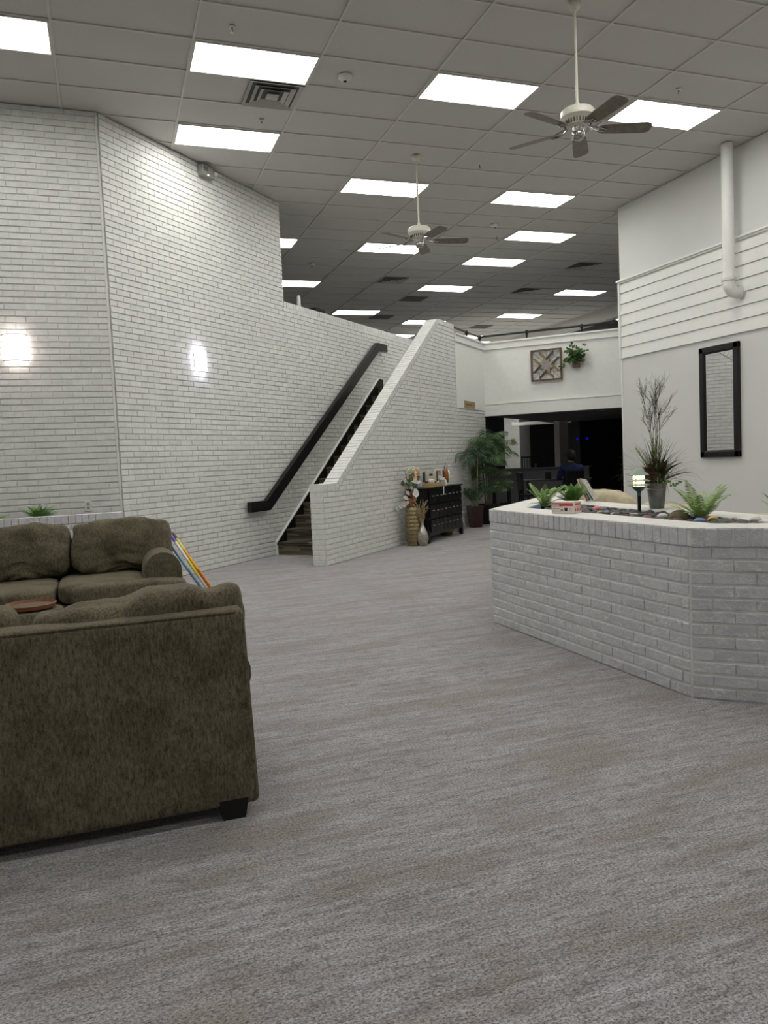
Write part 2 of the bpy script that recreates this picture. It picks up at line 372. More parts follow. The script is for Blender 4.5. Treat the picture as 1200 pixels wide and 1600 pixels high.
# wall 1: frontal brick wall; wall 2: diagonal brick wall beside the stair
b = B(); b.box((-3.7, 9.36+.15, CEIL/2), (7.64, .3, CEIL), mi=1)
bricks(b, lambda u, z, d: Vector((u, 9.36-d, z)), [[(-4.5, 0), (.118, 0), (.118, CEIL), (-4.5, CEIL)]], off=.118)
b.box((.128, 9.353, CEIL/2), (.028, .02, CEIL), .004, mi=1)
struct('wall_left', b, ['white_brick', 'mortar_white'])
T2 = 6.52; SA, SB, ST_ = 6.73, 10.32, 3.72
b = B()
b.prism([(SA, 0), (SB, 0), (SB, CEIL), (SA, CEIL)], lambda u, z, d: ST(u, T2+d, z), 0, .3, mi=1)
b.prism([(SB, 0), (19, 0), (19, ST_-.005), (SB, ST_-.005)], lambda u, z, d: ST(u, T2+d, z), 0, .2, mi=1)
bricks(b, lambda u, z, d: ST(u, T2-d, z), [[(SA, 0), (SB, 0), (SB, CEIL), (SA, CEIL)], [(SB, 0), (17, 0), (17, ST_), (SB, ST_)]], off=SA)
rowlock(b, ST(SB+.01, T2-.006, ST_), ST(17, T2-.006, ST_), ST(0, 1), Vector((0, 0, 1)), .21, .088)
struct('wall_diagonal', b, ['white_brick', 'mortar_white'])
# stair side wall (pony wall)
TF, TB = 5.063, 5.26; SL = .69
b = B()
zt = lambda s: 1.06-.092/math.cos(math.atan(SL)) if 0 else 0
prof = [(8.726, 0), (15.457, 0), (15.457, 2.62), (13.8, 2.62), (13.8, 3.67), (13.01, 3.67), (9.13, .97), (8.726, .97)]
def pony_fn(u, z, d): return ST(u, TF+d, z)
for pc in ([(8.726, 0), (9.13, 0), (9.13, .97), (8.726, .97)], [(9.13, 0), (13.01, 0), (13.01, 3.67), (9.13, .97)], [(13.01, 0), (13.8, 0), (13.8, 3.67), (13.01, 3.67)], [(13.8, 0), (15.457, 0), (15.457, 2.62), (13.8, 2.62)]):
    b.prism(pc, pony_fn, .008, TB-TF-.008, mi=1)
bricks(b, lambda u, z, d: ST(u, TF+.009-d, z), [[(8.735, 0), (9.13, 0), (9.13, .97), (8.735, .97)], [(9.13, 0), (13.01, 0), (13.01, 3.67), (9.13, .97)], [(13.01, 0), (13.8, 0), (13.8, 3.67), (13.01, 3.67)], [(13.8, 0), (15.457, 0), (15.457, 2.22), (13.8, 2.22)]], off=8.735)
bricks(b, lambda u, z, d: ST(u, TB-.009+d, z), [[(8.735, 0), (9.13, 0), (9.13, .97), (8.735, .97)], [(9.13, 0), (13.01, 0), (13.01, 3.67), (9.13, .97)]], off=8.735)
bricks(b, lambda u, z, d: ST(8.735-d, TF+.004+u, z), [[(0, 0), (.19, 0), (.19, .97), (0, .97)]], off=0, L=.19)
Z = Vector((0, 0, 1)); AC = ST(0, 1)
an = math.atan2(3.67-.97, 13.01-9.13); dn = ST(math.cos(an), 0, math.sin(an)); upn = ST(-math.sin(an), 0, math.cos(an))
rowlock(b, ST(8.726, TF-.002, .97), ST(9.10, TF-.002, .97), AC, Z, .2, .088)
rowlock(b, ST(9.12, TF-.002, .972), ST(13.0, TF-.002, 3.672), AC, upn, .2, .088)
rowlock(b, ST(13.02, TF-.002, 3.67), ST(13.79, TF-.002, 3.67), AC, Z, .2, .088)
b.prism([(9.05, .97), (9.13, .97), (9.09, 1.058), (9.05, 1.058)], pony_fn, 0, .2)
b.prism([(12.99, 3.67), (13.05, 3.67), (13.05, 3.755), (12.94, 3.74)], pony_fn, 0, .2)
struct('wall_stair', b, ['white_brick', 'mortar_white'])
# white parapet panel continuing the stair wall, fascia of the upper floor
FS = 15.457; PT = 3.60
b = B()
b.prism([(13.8, 2.24), (FS, 2.24), (FS, PT-.02), (13.8, PT-.02)], lambda u, z, d: ST(u, TF+d, z), -.012, .2)
b.prism([(13.8, PT-.14), (FS-.03, PT-.14), (FS-.03, PT), (13.8, PT)], lambda u, z, d: ST(u, TF+d, z), -.035, .22)
b.prism([(13.8, PT-.02), (FS-.03, PT-.02), (FS-.03, PT+.01), (13.8, PT+.01)], lambda u, z, d: ST(u, TF+d, z), -.055, .24)
struct('wall_parapet', b, 'trim')
b = B()
ff = lambda u, z, d: ST(FS+d, TF-u, z)
b.prism([(-.2, 2.13), (6.5, 2.13), (6.5, PT-.02), (-.2, PT-.02)], ff, 0, .16)
b.prism([(0.01, 2.13), (6.5, 2.13), (6.5, 2.36), (0.01, 2.36)], ff, -.018, .17)
b.prism([(0.01, 2.36), (6.5, 2.36), (6.5, 2.375), (0.01, 2.375)], ff, -.03, .1)
b.prism([(0.01, PT-.14), (6.5, PT-.14), (6.5, PT), (0.01, PT)], ff, -.03, .19)
b.prism([(0.01, PT-.02), (6.5, PT-.02), (6.5, PT+.012), (0.01, PT+.012)], ff, -.055, .21)
struct('wall_fascia', b, 'trim')
b = B()
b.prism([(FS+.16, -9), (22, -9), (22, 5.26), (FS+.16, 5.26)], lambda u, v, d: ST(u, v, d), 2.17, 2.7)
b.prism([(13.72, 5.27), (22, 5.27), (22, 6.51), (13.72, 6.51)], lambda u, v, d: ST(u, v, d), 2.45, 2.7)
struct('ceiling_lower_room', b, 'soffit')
# right wall block
b = B()
b.prism([(8.15, -7.5), (23.5, -7.5), (23.5, 11.06), (8.15, 11.06)], lambda u, v, d: Vector((u, v, d)), 0, CEIL)
struct('wall_right', b, 'grey_wall')
b = B()
zt0 = 2.83
for i in range(7):
    za = zt0+i*.176
    b.prism([(-.030, za), (-.012, za+.172), (0, za+.176), (0, za)], lambda u, v, d: Vector((8.15+u, d, v)), -7.4, 11.04)
b.box((8.12, 1.83, 4.078), (.075, 18.5, .03), .006); b.box((8.13, 1.83, 4.055), (.05, 18.46, .03), .004)
b.box((8.135, 11.045, (zt0+4.06)/2), (.055, .045, 4.06-zt0))
struct('trim_siding', b, 'trim')
b = B(); b.box((8.146, 11.05, 1.4), (.02, .03, 2.8)); struct('trim_corner', b, 'trim')
# bulkhead over the upper floor
b = B(); b.box((13.42, 23, CEIL-.16), (.22, 22, .34)); struct('trim_bulkhead', b, 'grid')
b = B(); b.box((18.5, 23, CEIL-.22), (9.9, 22, .06)); struct('ceiling_upper_side', b, 'char')
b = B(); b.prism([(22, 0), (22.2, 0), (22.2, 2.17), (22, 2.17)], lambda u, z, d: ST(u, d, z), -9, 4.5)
struct('wall_lower_shade', b, 'room_shade')  # near-black for the unlit room's shade; also blocks light from beyond
b = B(); b.prism([(26.6, 0), (26.8, 0), (26.8, 3.4), (26.6, 3.4)], lambda u, z, d: ST(u, d, z), -3, 6.3); struct('wall_lower_far', b, 'room_shade')
b = B(); b.box((12.4, 11.2, 1.08), (8, .2, 2.16)); struct('wall_lower_side', b, 'room_shade')
b = B()
b.prism([(19, 0), (19.2, 0), (19.2, .95), (19, .95)], lambda u, z, d: ST(u, d, z), 3.7, 7.4)
b.prism([(18.96, .95), (19.24, .95), (19.24, .985), (18.96, .985)], lambda u, z, d: ST(u, d, z), 3.68, 7.42)
struct('wall_half', b, 'half')
b = B(); b.prism([(22.2, 4.6), (27.2, 4.6), (27.2, 10), (22.2, 10)], lambda u, v, d: ST(u, v, d), 3.1, 3.2); struct('ceiling_lower_hall', b, 'white_wall')  # unseen ceiling carrying the added hall panel
b = B(); b.box((11.52, 18.32, 1.085), (.26, .26, 2.17)); struct('wall_column', b, 'white_wall')
bp = B()
bp.prism([(25.5, 7.2), (26.8, 7.2), (26.8, 7.7), (25.5, 7.7)], lambda u, v, d: ST(u, v, d), 0, 3.4, mi=1)
bricks(bp, lambda u, z, d: ST(25.5-d, 7.2+u, z), [[(0, 0), (.5, 0), (.5, 3.4), (0, 3.4)]])
bricks(bp, lambda u, z, d: ST(25.5+u, 7.2-d, z), [[(0, 0), (1.3, 0), (1.3, 3.4), (0, 3.4)]])
struct('wall_brick_pier', bp, ['white_brick', 'mortar_white'])
bp = B(); bp.prism([(24, 2.22), (24.2, 2.22), (24.2, 2.32), (24, 2.32)], lambda u, z, d: ST(u, d, z), 5.2, 7.0); struct('trim_header', bp, 'trim')
# stair
b = B(); NS = 15; RI = 2.7/NS; RU = .2607; S0 = 9.76
for i in range(NS):
    s0 = S0+i*RU; ta, tb_ = 5.27, T2-.045
    b.prism([(s0-.02, (i+1)*RI-.03), (s0-.02, (i+1)*RI), (s0+RU+.02, (i+1)*RI), (s0+RU+.02, (i+1)*RI-.03)], lambda u, z, d: ST(u, d, z), ta, tb_)
    b.prism([(s0, i*RI), (s0, (i+1)*RI-.01), (s0+RU+.02, (i+1)*RI-.01), (s0+RU+.02, i*RI)], lambda u, z, d: ST(u, d, z), ta, tb_)
struct('floor_stair_flight', b, 'stair')
b = B()
pl = [(S0, 0), (S0+.12, 0), (S0+NS*RU, 2.62), (S0+NS*RU-.02, 2.86), (S0+NS*RU-.2, 2.86), (S0, .19)]
b.prism(pl, lambda u, z, d: ST(u, T2+d, z), -.045, -.012)
o = struct('trim_stringer', b, 'black')
b = B()
e = [(S0-.012, 0), (S0, 0), (S0, .19), (S0+NS*RU-.2, 2.86), (S0+NS*RU-.2, 2.875), (S0-.012, .197)]
b.prism(e, lambda u, z, d: ST(u, T2+d, z), -.05, -.01); struct('trim_stringer_edge', b, 'trim')
# raised planter against the left wall
b = B()
b.box((-2.4, 8.95, .4), (5.06, .14, .8), mi=1)
bricks(b, lambda u, z, d: Vector((u, 8.88-d, z)), [[(-4.5, 0), (.13, 0), (.13, .8125), (-4.5, .8125)]], off=.13)
rowlock(b, (-4.5, 8.87, .8125), (.13, 8.87, .8125), Vector((0, 1, 0)), Z, .16, .088, gap=.0035)
b.box((-2.4, 9.19, .8), (5.06, .33, .04), mi=2)
lp = tag(b.obj('wall_planter', ['grey_brick', 'mortar_grey', 'soil']), 'low white brick planter ledge running along the wall behind the far sofa', 'planter')

# ------------------------------------------------------------------ near planter
PH = .812; PZ = .905
def seg_wall(b, p, q, th, z1, inner=True, smear=True):
    """straight brick wall; outer face on the right-hand... p->q with outward normal n"""
    p = Vector((*p, 0)); q = Vector((*q, 0)); d = (q-p); L = d.length; d.normalize(); n = Vector((d.y, -d.x, 0))
    return p, q, d, n, L
b = B()
path = [(4.9, 7.66), (2.84, 5.60), (2.85, 3.34), (4.6, 1.59)]
inn = []
TH = .28
V = [Vector((*p, 0)) for p in path]
def nrm(a, c): d = (c-a).normalized(); return Vector((-d.y, d.x, 0))       # points to the inside (left of travel)
ns = [nrm(V[i], V[i+1]) for i in range(3)]
def off(i, dist):
    if i == 0: return V[0]+ns[0]*dist
    if i == 3: return V[3]+ns[2]*dist
    m = (ns[i-1]+ns[i]).normalized(); return V[i]+m*(dist/m.dot(ns[i]))
for i in range(3):
    a0, a1, b0, b1 = off(i, .009), off(i+1, .009), off(i, TH-.009), off(i+1, TH-.009)
    b.prism([(a0.x, a0.y), (a1.x, a1.y), (b1.x, b1.y), (b0.x, b0.y)], lambda u, v, d: Vector((u, v, d)), 0, PH, mi=1)
    d = (V[i+1]-V[i]).normalized(); L = (V[i+1]-V[i]).length; o0 = off(i, .009); Lx = (off(i+1, .009)-o0).length
    bricks(b, lambda u, z, dd, o0=o0, d=d, n=ns[i]: o0+d*u-n*dd+Z*z, [[(.006, 0), (Lx-.006, 0), (Lx-.006, PH), (.006, PH)]], off=.006, gap=.0135, dep=.0075, cham=.003, jit=.002, hg=.004)
    i0 = off(i, TH-.009); Li = (off(i+1, TH-.009)-i0).length
    bricks(b, lambda u, z, dd, o0=i0, d=d, n=ns[i]: o0+d*u+n*dd+Z*z, [[(.006, .66), (Li-.006, .66), (Li-.006, PH), (.006, PH)]], off=.006, gap=.012)
    f0, f1 = V[i], V[i+1]
    if i > 0: f0 = f0+d*.0
    rowlock(b, f0+Z*PH+d*(.010 if i > 0 else 0), f1+Z*PH-d*.010, ns[i], Z, TH, .092, mi=0, gap=.009, over=.003, jit=.002)
    cap0, cap1, ca, cb = off(i, .004), off(i+1, .004), off(i, TH-.004), off(i+1, TH-.004)
    b.prism([(cap0.x, cap0.y), (cap1.x, cap1.y), (cb.x, cb.y), (ca.x, ca.y)], lambda u, v, d: Vector((u, v, d)), PH+.002, PZ-.003, mi=1)
    b.prism([(cap0.x, cap0.y), (cap1.x, cap1.y), (cb.x, cb.y), (ca.x, ca.y)], lambda u, v, d: Vector((u, v, d)), PZ-.001, PZ+.003, mi=2)
# back wall of the planter
TB_ = .27
bk = [Vector((3.66, 6.14, 0)), Vector((3.375, 3.25, 0)), Vector((4.9, 1.725, 0))]
bns = [nrm(bk[0], bk[1]), nrm(bk[1], bk[2])]
mt_ = (bns[0]+bns[1]).normalized(); bo = [bk[0]+bns[0]*TB_, bk[1]+mt_*(TB_/mt_.dot(bns[0])), bk[2]+bns[1]*TB_]
for i in range(2):
    p, q = bk[i], bk[i+1]; d = (q-p).normalized(); n = bns[i]; L = (q-p).length; po, qo = bo[i], bo[i+1]
    quad = [(p.x, p.y), (q.x, q.y), (qo.x, qo.y), (po.x, po.y)]; up3 = lambda u, v, dd: Vector((u, v, dd))
    b.prism(quad, up3, 0, PH, mi=1); b.prism(quad, up3, PH+.002, PZ-.003, mi=1); b.prism(quad, up3, PZ-.001, PZ+.003, mi=2)
    bricks(b, lambda u, z, dd, p=p, d=d, n=n: p+d*u-n*dd+Z*z, [[(0, .66), (L, .66), (L, PH), (0, PH)]], gap=.012)
    rowlock(b, p+Z*PH, q+Z*PH, n, Z, TB_, .092, gap=.009)
b.prism([(3.08, 5.5), (3.08, 3.46), (4.6, 1.95), (4.85, 1.8), (3.39, 3.24), (3.72, 6.15)], lambda u, v, dd: Vector((u, v, dd)), .70, .862, mi=3)
planter = tag(b.obj('brick_planter', ['grey_brick', 'mortar_grey', 'rim_brick', 'soil']), 'waist-high whitewashed brick planter with angled corner at right, filled with pebbles and ferns', 'planter')

# ------------------------------------------------------------------ ceiling fittings
def panel_light():
    t = thing('ceiling_light', 'x', 'ceiling light')
    b = B()
    for (c, d) in (((0, .286, 0), (1.2, .02, .012)), ((0, -.286, 0), (1.2, .02, .012)), ((.591, 0, 0), (.02, .56, .012)), ((-.591, 0, 0), (.02, .56, .012))): b.box(c, d)
    b.obj('frame', 'grid', t)
    B().box((0, 0, .002), (1.172, .563, .008)).obj('diffuser', 'panel', t)
    return t
P0 = panel_light(); used = False
LT = {(0, 0): 'lit rectangular ceiling panel directly above the square air vent at upper left',
 (0, 3): 'lit ceiling panel nearest the brick corner, just below the square vent',
 (-2, 0): 'lit ceiling panel cut by the left edge of the picture',
 (2, 0): 'large lit ceiling panel at top centre, left of the near fan rod',
 (4, 0): 'lit ceiling panel partly behind the right-hand blades of the near fan',
 (2, 5): 'lit ceiling panel crossed by the rod of the far fan',
 (4, 5): 'lit ceiling panel between the two ceiling fans, below the near fan',
 (5, 8): 'lit ceiling panel under the near fan, second one down, left of the grey wall end',
 (5, 11): 'lit ceiling panel to the right of the far fan blades',
 (3, 10): 'lit ceiling panel partly behind the hub and blades of the far fan',
 (5, 15): 'lit ceiling panel below the far fan, right of a dark return grille',
 (4, 20): 'lit ceiling panel above the brick parapet, left of the stair wall peak',
 (8, 15): 'lit ceiling panel nearest the lap siding corner at right',
 (8, 20): 'lit ceiling panel beside a dark grille, above the balcony parapet art',
 (1, 10): 'small visible end of lit ceiling panel beside the tall brick wall, upper of two',
 (2, 15): 'lit ceiling panel cut by the tall brick wall edge, lower of two',
 (6, 22): 'lit ceiling panel partly hidden behind the peak of the stair wall',
 (6, 26): 'distant lit ceiling panel low above the brick parapet left of the stair wall',
 (8, 26): 'distant lit ceiling panel seen through the pipe rail beside the stair wall',
 (9, 28): 'most distant lit ceiling panel low behind the corner post of the pipe rail'}
def put_panel(x, y, z, label):
    global used
    if not used: P0.location = (x, y, z); P0['label'] = label; used = True; return P0
    return dup(P0, (x, y, z), label=label)
for (i, j), lb in LT.items(): put_panel(U0+(i+.5)*1.2192, V0+(j+.5)*.6096, CEIL-.006, lb)
o = put_panel(*ST(23.9, 7.0, 3.09), 'added ceiling panel lighting the brick pier from the hall, hidden behind the balcony face')  # unseen panel added to light the brick pier
put_panel(14.25, 21.6, CEIL-.27, 'distant lit ceiling panel peeking over the balcony parapet right of the wooden star')
put_panel(14.4, 18.7, CEIL-.27, 'sliver of lit ceiling panel beside the siding corner above the balcony rail')
for i, j in ((-4, 0), (-2, -5), (0, -5), (2, -5), (4, -5), (-2, -10), (1, -10), (4, -10), (-4, -10), (-2, -17), (1, -17), (4, -17)):
    o = put_panel(U0+(i+.5)*1.2192, V0+(j+.5)*.6096, CEIL-.006, 'lit ceiling panel over the lounge behind the viewpoint'); o['group'] = 'ceiling panels behind the viewpoint'
def vent(x, y, label, dark=False):
    if dark:
        b = B().box((x, y, CEIL-.004), (.57, .57, .012)); return tag(b.obj('return_grille', 'perf'), label, 'vent')
    t = thing('air_vent', label, 'vent', (x, y, CEIL-.012))
    b = B(); hs = .285
    b.box((0, 0, .012), (.56, .56, .004)); b.obj('backing', 'vent_dark', t)
    b = B()
    for k, (ho, w_) in enumerate(((.285, .05), (.215, .045), (.15, .04))):
        z1 = -.002-k*.004
        for a in range(4):
            M = Matrix.Rotation(a*PI/2, 3, 'Z')
            q = [M @ Vector(v) for v in ((-ho, -ho, z1), (ho, -ho, z1), (ho-w_, -ho+w_, z1+.02), (-ho+w_, -ho+w_, z1+.02))]
            q2 = [v+Vector((0, 0, -.004)) for v in q]
            b.add(q+q2, [(0, 1, 2, 3), (4, 5, 6, 7), (0, 1, 5, 4), (2, 3, 7, 6), (0, 3, 7, 4), (1, 2, 6, 5)])
    b.box((0, 0, -.008), (.13, .13, .01), .003)
    b.obj('louvres', 'vent', t); return t
gx = lambda a, c: (U0+a*1.2192, V0+c*.6096)
vent(*gx(.75, 1.5), 'square white louvred air vent beside the lit panel at upper left')
vent(*gx(4.25, 14.5), 'square air vent below and left of the far fan')
vent(*gx(7.25, 15.5), 'square air vent left of the lit panel nearest the siding corner')
vent(*gx(7.25, 11.5), 'square air vent right of the far fan, close to the grey wall end')
vent(*gx(5.25, 17.5), 'dark square return grille left of the lit panel below the far fan', True)
vent(*gx(8.25, 23.5), 'dark square return grille above the balcony railing', True)
vent(*gx(5.25, 21.5), 'dark square return grille right of the panel over the brick parapet', True)
def sprinkler(x, y, label):
    t = thing('fire_sprinkler', label, 'sprinkler', (x, y, CEIL))
    B().lathe([(.001, -.0), (.03, -.0), (.028, -.006), (.012, -.01)], 14).obj('escutcheon', 'plastic', t)
    b = B().lathe([(.01, -.008), (.01, -.03), (.004, -.032), (.004, -.05)], 8); b.lathe([(.001, -.05), (.02, -.05), (.02, -.053), (.001, -.054)], 10)
    b.obj('head', 'chrome', t)
for (x, y), lb in zip([(1.31, 7.29), (1.92, 9.13), (5.01, 9.79), (6.21, 7.3), (6.9, 12.9)],
    ['small fire sprinkler above the large lit panel at upper left', 'small fire sprinkler under the square vent at upper left', 'small fire sprinkler right of the far fan rod', 'small fire sprinkler right of the near fan rod', 'small fire sprinkler below the panel between the fans']): sprinkler(x, y, lb)
for (x, y), lb in zip([(2.55, 7.91), (6.52, 12.26), (4.08, 15.33)], ['round white smoke detector right of the large vent at upper left', 'small round smoke detector below the panel under the near fan', 'small round smoke detector beside the tall brick wall edge']):
    t = thing('smoke_detector', lb, 'smoke detector', (x, y, CEIL))
    B().lathe([(.001, 0), (.075, 0), (.072, -.02), (.05, -.035), (.03, -.05), (.001, -.052)], 24).obj('housing', 'plastic', t, True)
    B().lathe([(.001, -.05), (.02, -.051), (.018, -.058), (.001, -.058)], 12).obj('sensor', 'ink', t)
# ceiling fans
def fan():
    t = thing('ceiling_fan', 'x', 'ceiling fan')
    B().lathe([(.001, 0), (.05, 0), (.06, -.02), (.045, -.06), (.02, -.075), (.001, -.075)], 20).obj('canopy', 'fan_white', t, True)
    B().tube([(0, 0, -.07), (0, 0, -.9)], .012, 10).obj('downrod', 'fan_white', t, True)
    zb = -1.1
    B().lathe([(.02, zb+.24), (.028, zb+.2), (.05, zb+.195), (.13, zb+.18), (.148, zb+.16), (.15, zb+.11), (.12, zb+.085), (.1, zb+.04), (.06, zb+.03), (.001, zb+.03)], 32).obj('motor_housing', 'fan_white', t, True)
    b = B()
    for k in range(28):
        a = 2*PI*k/28; b.box((math.cos(a)*.113, math.sin(a)*.113, zb+.065), (.012, .008, .035), rot=Matrix.Rotation(a, 3, 'Z'))
    b.obj('vent_slots', 'ink', t)
    B().lathe([(.055, zb+.04), (.05, zb-.01), (.055, zb-.015), (.055, zb-.06), (.045, zb-.07), (.001, zb-.075)], 24).obj('switch_housing', 'chrome', t, True)
    for k in range(5):
        a = 2*PI*k/5; M = Matrix.Rotation(a, 3, 'Z'); T = Matrix.Rotation(math.radians(-13), 3, 'X')
        b = B(); n = 10; top = []; bot = []
        pts = [(.19, .045), (.23, .062), (.35, .068), (.5, .072), (.6, .072), (.64, .06), (.655, .03)]
        poly = [(x, -y) for x, y in pts]+[(x, y) for x, y in reversed(pts)]
        b.prism(poly, lambda u, v, d: M @ (T @ Vector((u, v, d))+Vector((0, 0, zb+.01))), -.003, .003)
        bo = b.obj('blade', 'blade', t)
        b = B()
        for sgn in (-1, 1):
            b.tube([M @ Vector((.09, .0, zb+.045)), M @ Vector((.14, sgn*.03, zb+.02)), M @ Vector((.2, sgn*.035, zb+.004)), M @ Vector((.25, sgn*.01, zb+.0))], .008, 6)
        b.obj('blade_bracket', 'chrome', bo)
    return t
f1 = fan(); f1.location = (4.126, 6.144, CEIL); f1.rotation_euler = (0, 0, math.radians(54)); f1['label'] = 'large white ceiling fan with grey blades, nearer one at upper right'
dup(f1, (4.055, 9.712, CEIL), math.radians(60), 'smaller looking ceiling fan farther back, over the stair wall')
# drain pipe
t = thing('drain_pipe', 'white vertical pipe with elbow on the grey wall at upper right', 'pipe', (7.93, 8.43, 0))
B().tube([(0, 0, CEIL-.001), (0, 0, 3.47)], .075, 24).obj('pipe', 'trim', t, True)
b = B(); el = [(.0, 0, 3.5)]+[(.1-.1*math.cos(a), 0, 3.46-.1*math.sin(a)) for a in [i*PI/2/8 for i in range(9)]]+[(.215, 0, 3.36)]
b.tube(el, .078, 24); b.obj('elbow', 'trim', t, True)
b = B(); b.tube([(0, 0, 3.50), (0, 0, 3.535)], .092, 24); b.tube([(.13, 0, 3.36), (.165, 0, 3.36)], .092, 24); b.box((-.02, -.1, 3.517), (.05, .05, .04), .005)
b.obj('coupling', 'plastic', t, True)
# sconces
def sconce(p, n, label, glass, wd=.25, ht=.30):
    n = Vector(n).normalized(); rz = math.atan2(n.y, n.x)
    t = thing('wall_sconce', label, 'wall lamp', p, rz, )
    b = B(); vs = []; fs = []; K = 10
    for z in (-ht/2+.02, 0, ht/2-.02):
        for k in range(K+1):
            y = -wd/2+.01+(wd-.02)*k/K; x = .03+.07*math.cos(PI*(y/(wd)))
            vs.append((x, y, z))
    for r in range(2):
        for k in range(K): fs.append((r*(K+1)+k, r*(K+1)+k+1, (r+1)*(K+1)+k+1, (r+1)*(K+1)+k))
    m = len(vs); vs += [(v[0]-.005, v[1], v[2]) for v in vs]; fs += [tuple(i+m for i in f[::-1]) for f in fs]
    b.add(vs, fs); b.obj('glass_shade', glass, t, True)
    for z in (-ht/2+.012, ht/2-.012):
        b = B(); hh = .009
        b.tube([(.008, -wd/2, z)]+[(.036+.07*math.cos(PI*(-.5+k/K)), -wd/2+wd*k/K, z) for k in range(K+1)]+[(.008, wd/2, z)], .0045, 6)
        b.obj('trim_band', 'chrome', t)
    B().box((.012, 0, 0), (.022, wd*.8, ht*.7), .003).obj('back_plate', 'chrome', t)
    return t
sconce((-.84, 9.348, 2.705), (0, -1, 0), 'lit wall sconce on the frontal brick wall at left edge', 'sconce_glass')
sconce(ST(8.21, T2-.012, 2.705), ST(0, -1), 'lit wall sconce on the diagonal brick wall left of the handrail', 'sconce_glass_b')
# emergency box
t = thing('emergency_light', 'small grey emergency light box with green indicator at top of the brick wall', 'emergency light', ST(8.53, T2-.01, 5.17), math.radians(45))
B().box((0, -.05, 0), (.24, .09, .14), .008).obj('housing', 'grey_plastic', t)
b = B(); [b.box((-.06, -.097, .04-k*.022), (.08, .004, .008)) for k in range(3)]; b.obj('lettering', 'char', t)
B().lathe([(.001, 0), (.03, 0), (.045, .03), (.04, .04), (.001, .042)], 16).obj('lamp_head', 'plastic', t, True).location = (.165, -.07, -.01)
B().box((-.02, -.098, -.055), (.012, .006, .01)).obj('indicator', 'green_led', t)
# handrail
t = thing('handrail', 'black boxed wooden handrail on the brick wall beside the stair', 'handrail', ST(9.03, 6.43, .76), math.radians(45))
hr = [(0, 0), (.44, 0), (4.34, 2.69), (4.70, 2.69)]
b = B()
outl = [(0, .07), (.40, .07), (4.29, 2.755), (4.70, 2.755), (4.70, 2.62), (4.36, 2.62), (.47, -.075), (0, -.075)]
for q in ([0, 1, 6, 7], [1, 2, 5, 6], [2, 3, 4, 5]):
    b.prism([outl[i] for i in q], lambda u, z, d: Vector((u, d, z)), -.04, .03)
b.obj('rail', 'black', t)
for u, z in ((.2, 0), (1.8, .95), (3.2, 1.92), (4.55, 2.68)):
    B().tube([(u, .03, z), (u, .078, z-.02)], .015, 8).obj('bracket', 'black', t)
# objects on the parapet
tag(B().lathe([(.028, 0), (.03, .02), (.03, .17), (.024, .195), (.001, .205)], 16).obj('white_post', 'plastic', None, True), 'small white round-topped post standing on the brick parapet', 'post').location = ST(10.93, T2+.09, 3.808)
tag(B().box((0, 0, .03), (.3, .16, .06), .006).obj('black_case', 'matt_black'), 'small flat black case lying on the brick parapet', 'case')
bpy.context.scene.objects['black_case'].location = ST(11.45, T2+.08, 3.81); bpy.context.scene.objects['black_case'].rotation_euler = (0, 0, math.radians(45))
# pipe railing on the balcony
t = thing('pipe_railing', 'black pipe railing above the white balcony parapet', 'railing', (0, 0, 0))
zr = 3.745
c0, c1, c2 = ST(13.75, TF+.08, zr), ST(FS+.06, TF+.08, zr), ST(FS+.06, -1.2, zr)
b = B(); b.tube([c0, c1], .022, 10); b.tube([c1, c2], .022, 10); b.obj('top_rail', 'rail', t, True)
for p in [ST(14.72, TF+.08), ST(FS+.06, TF+.08)]+[ST(FS+.06, v) for v in (4.16, 3.08, 2.0, .9)]:
    b = B(); b.tube([p+Z*(PT+.0), p+Z*zr], .018, 10); b.tube([p+Z*(PT+.09), p+Z*(zr+.03)], .03, 10); b.obj('post', 'rail', t, True)

# ------------------------------------------------------------------ wall decor
# mirror on the right wall
t = thing('wall_mirror', 'tall mirror in a black frame on the grey wall reflecting the brick', 'mirror', (8.15, 8.84, 1.945))
B().box((-.022, 0, 0), (.012, .6, 1.4)).obj('glass', 'mirror', t)
b = B(); hy, hz = .37, .78
for a, (c, d) in enumerate((((0, hz-.045), (2*hy, .09)), ((0, -hz+.045), (2*hy, .09)), ((hy-.045, 0), (.09, 2*hz)), ((-hy+.045, 0), (.09, 2*hz)))):
    b.box((-.028, c[0], c[1]), (.054, d[0], d[1]), .012)
b.obj('frame', 'black', t)
b = B()
for c, d in (((0, hz-.095), (2*hy-.18, .015)), ((0, -hz+.095), (2*hy-.18, .015)), ((hy-.095, 0), (.015, 2*hz-.18)), ((-hy+.095, 0), (.015, 2*hz-.18))): b.box((-.032, c[0], c[1]), (.02, d[0], d[1]), .004)
b.obj('inner_moulding', 'black', t)
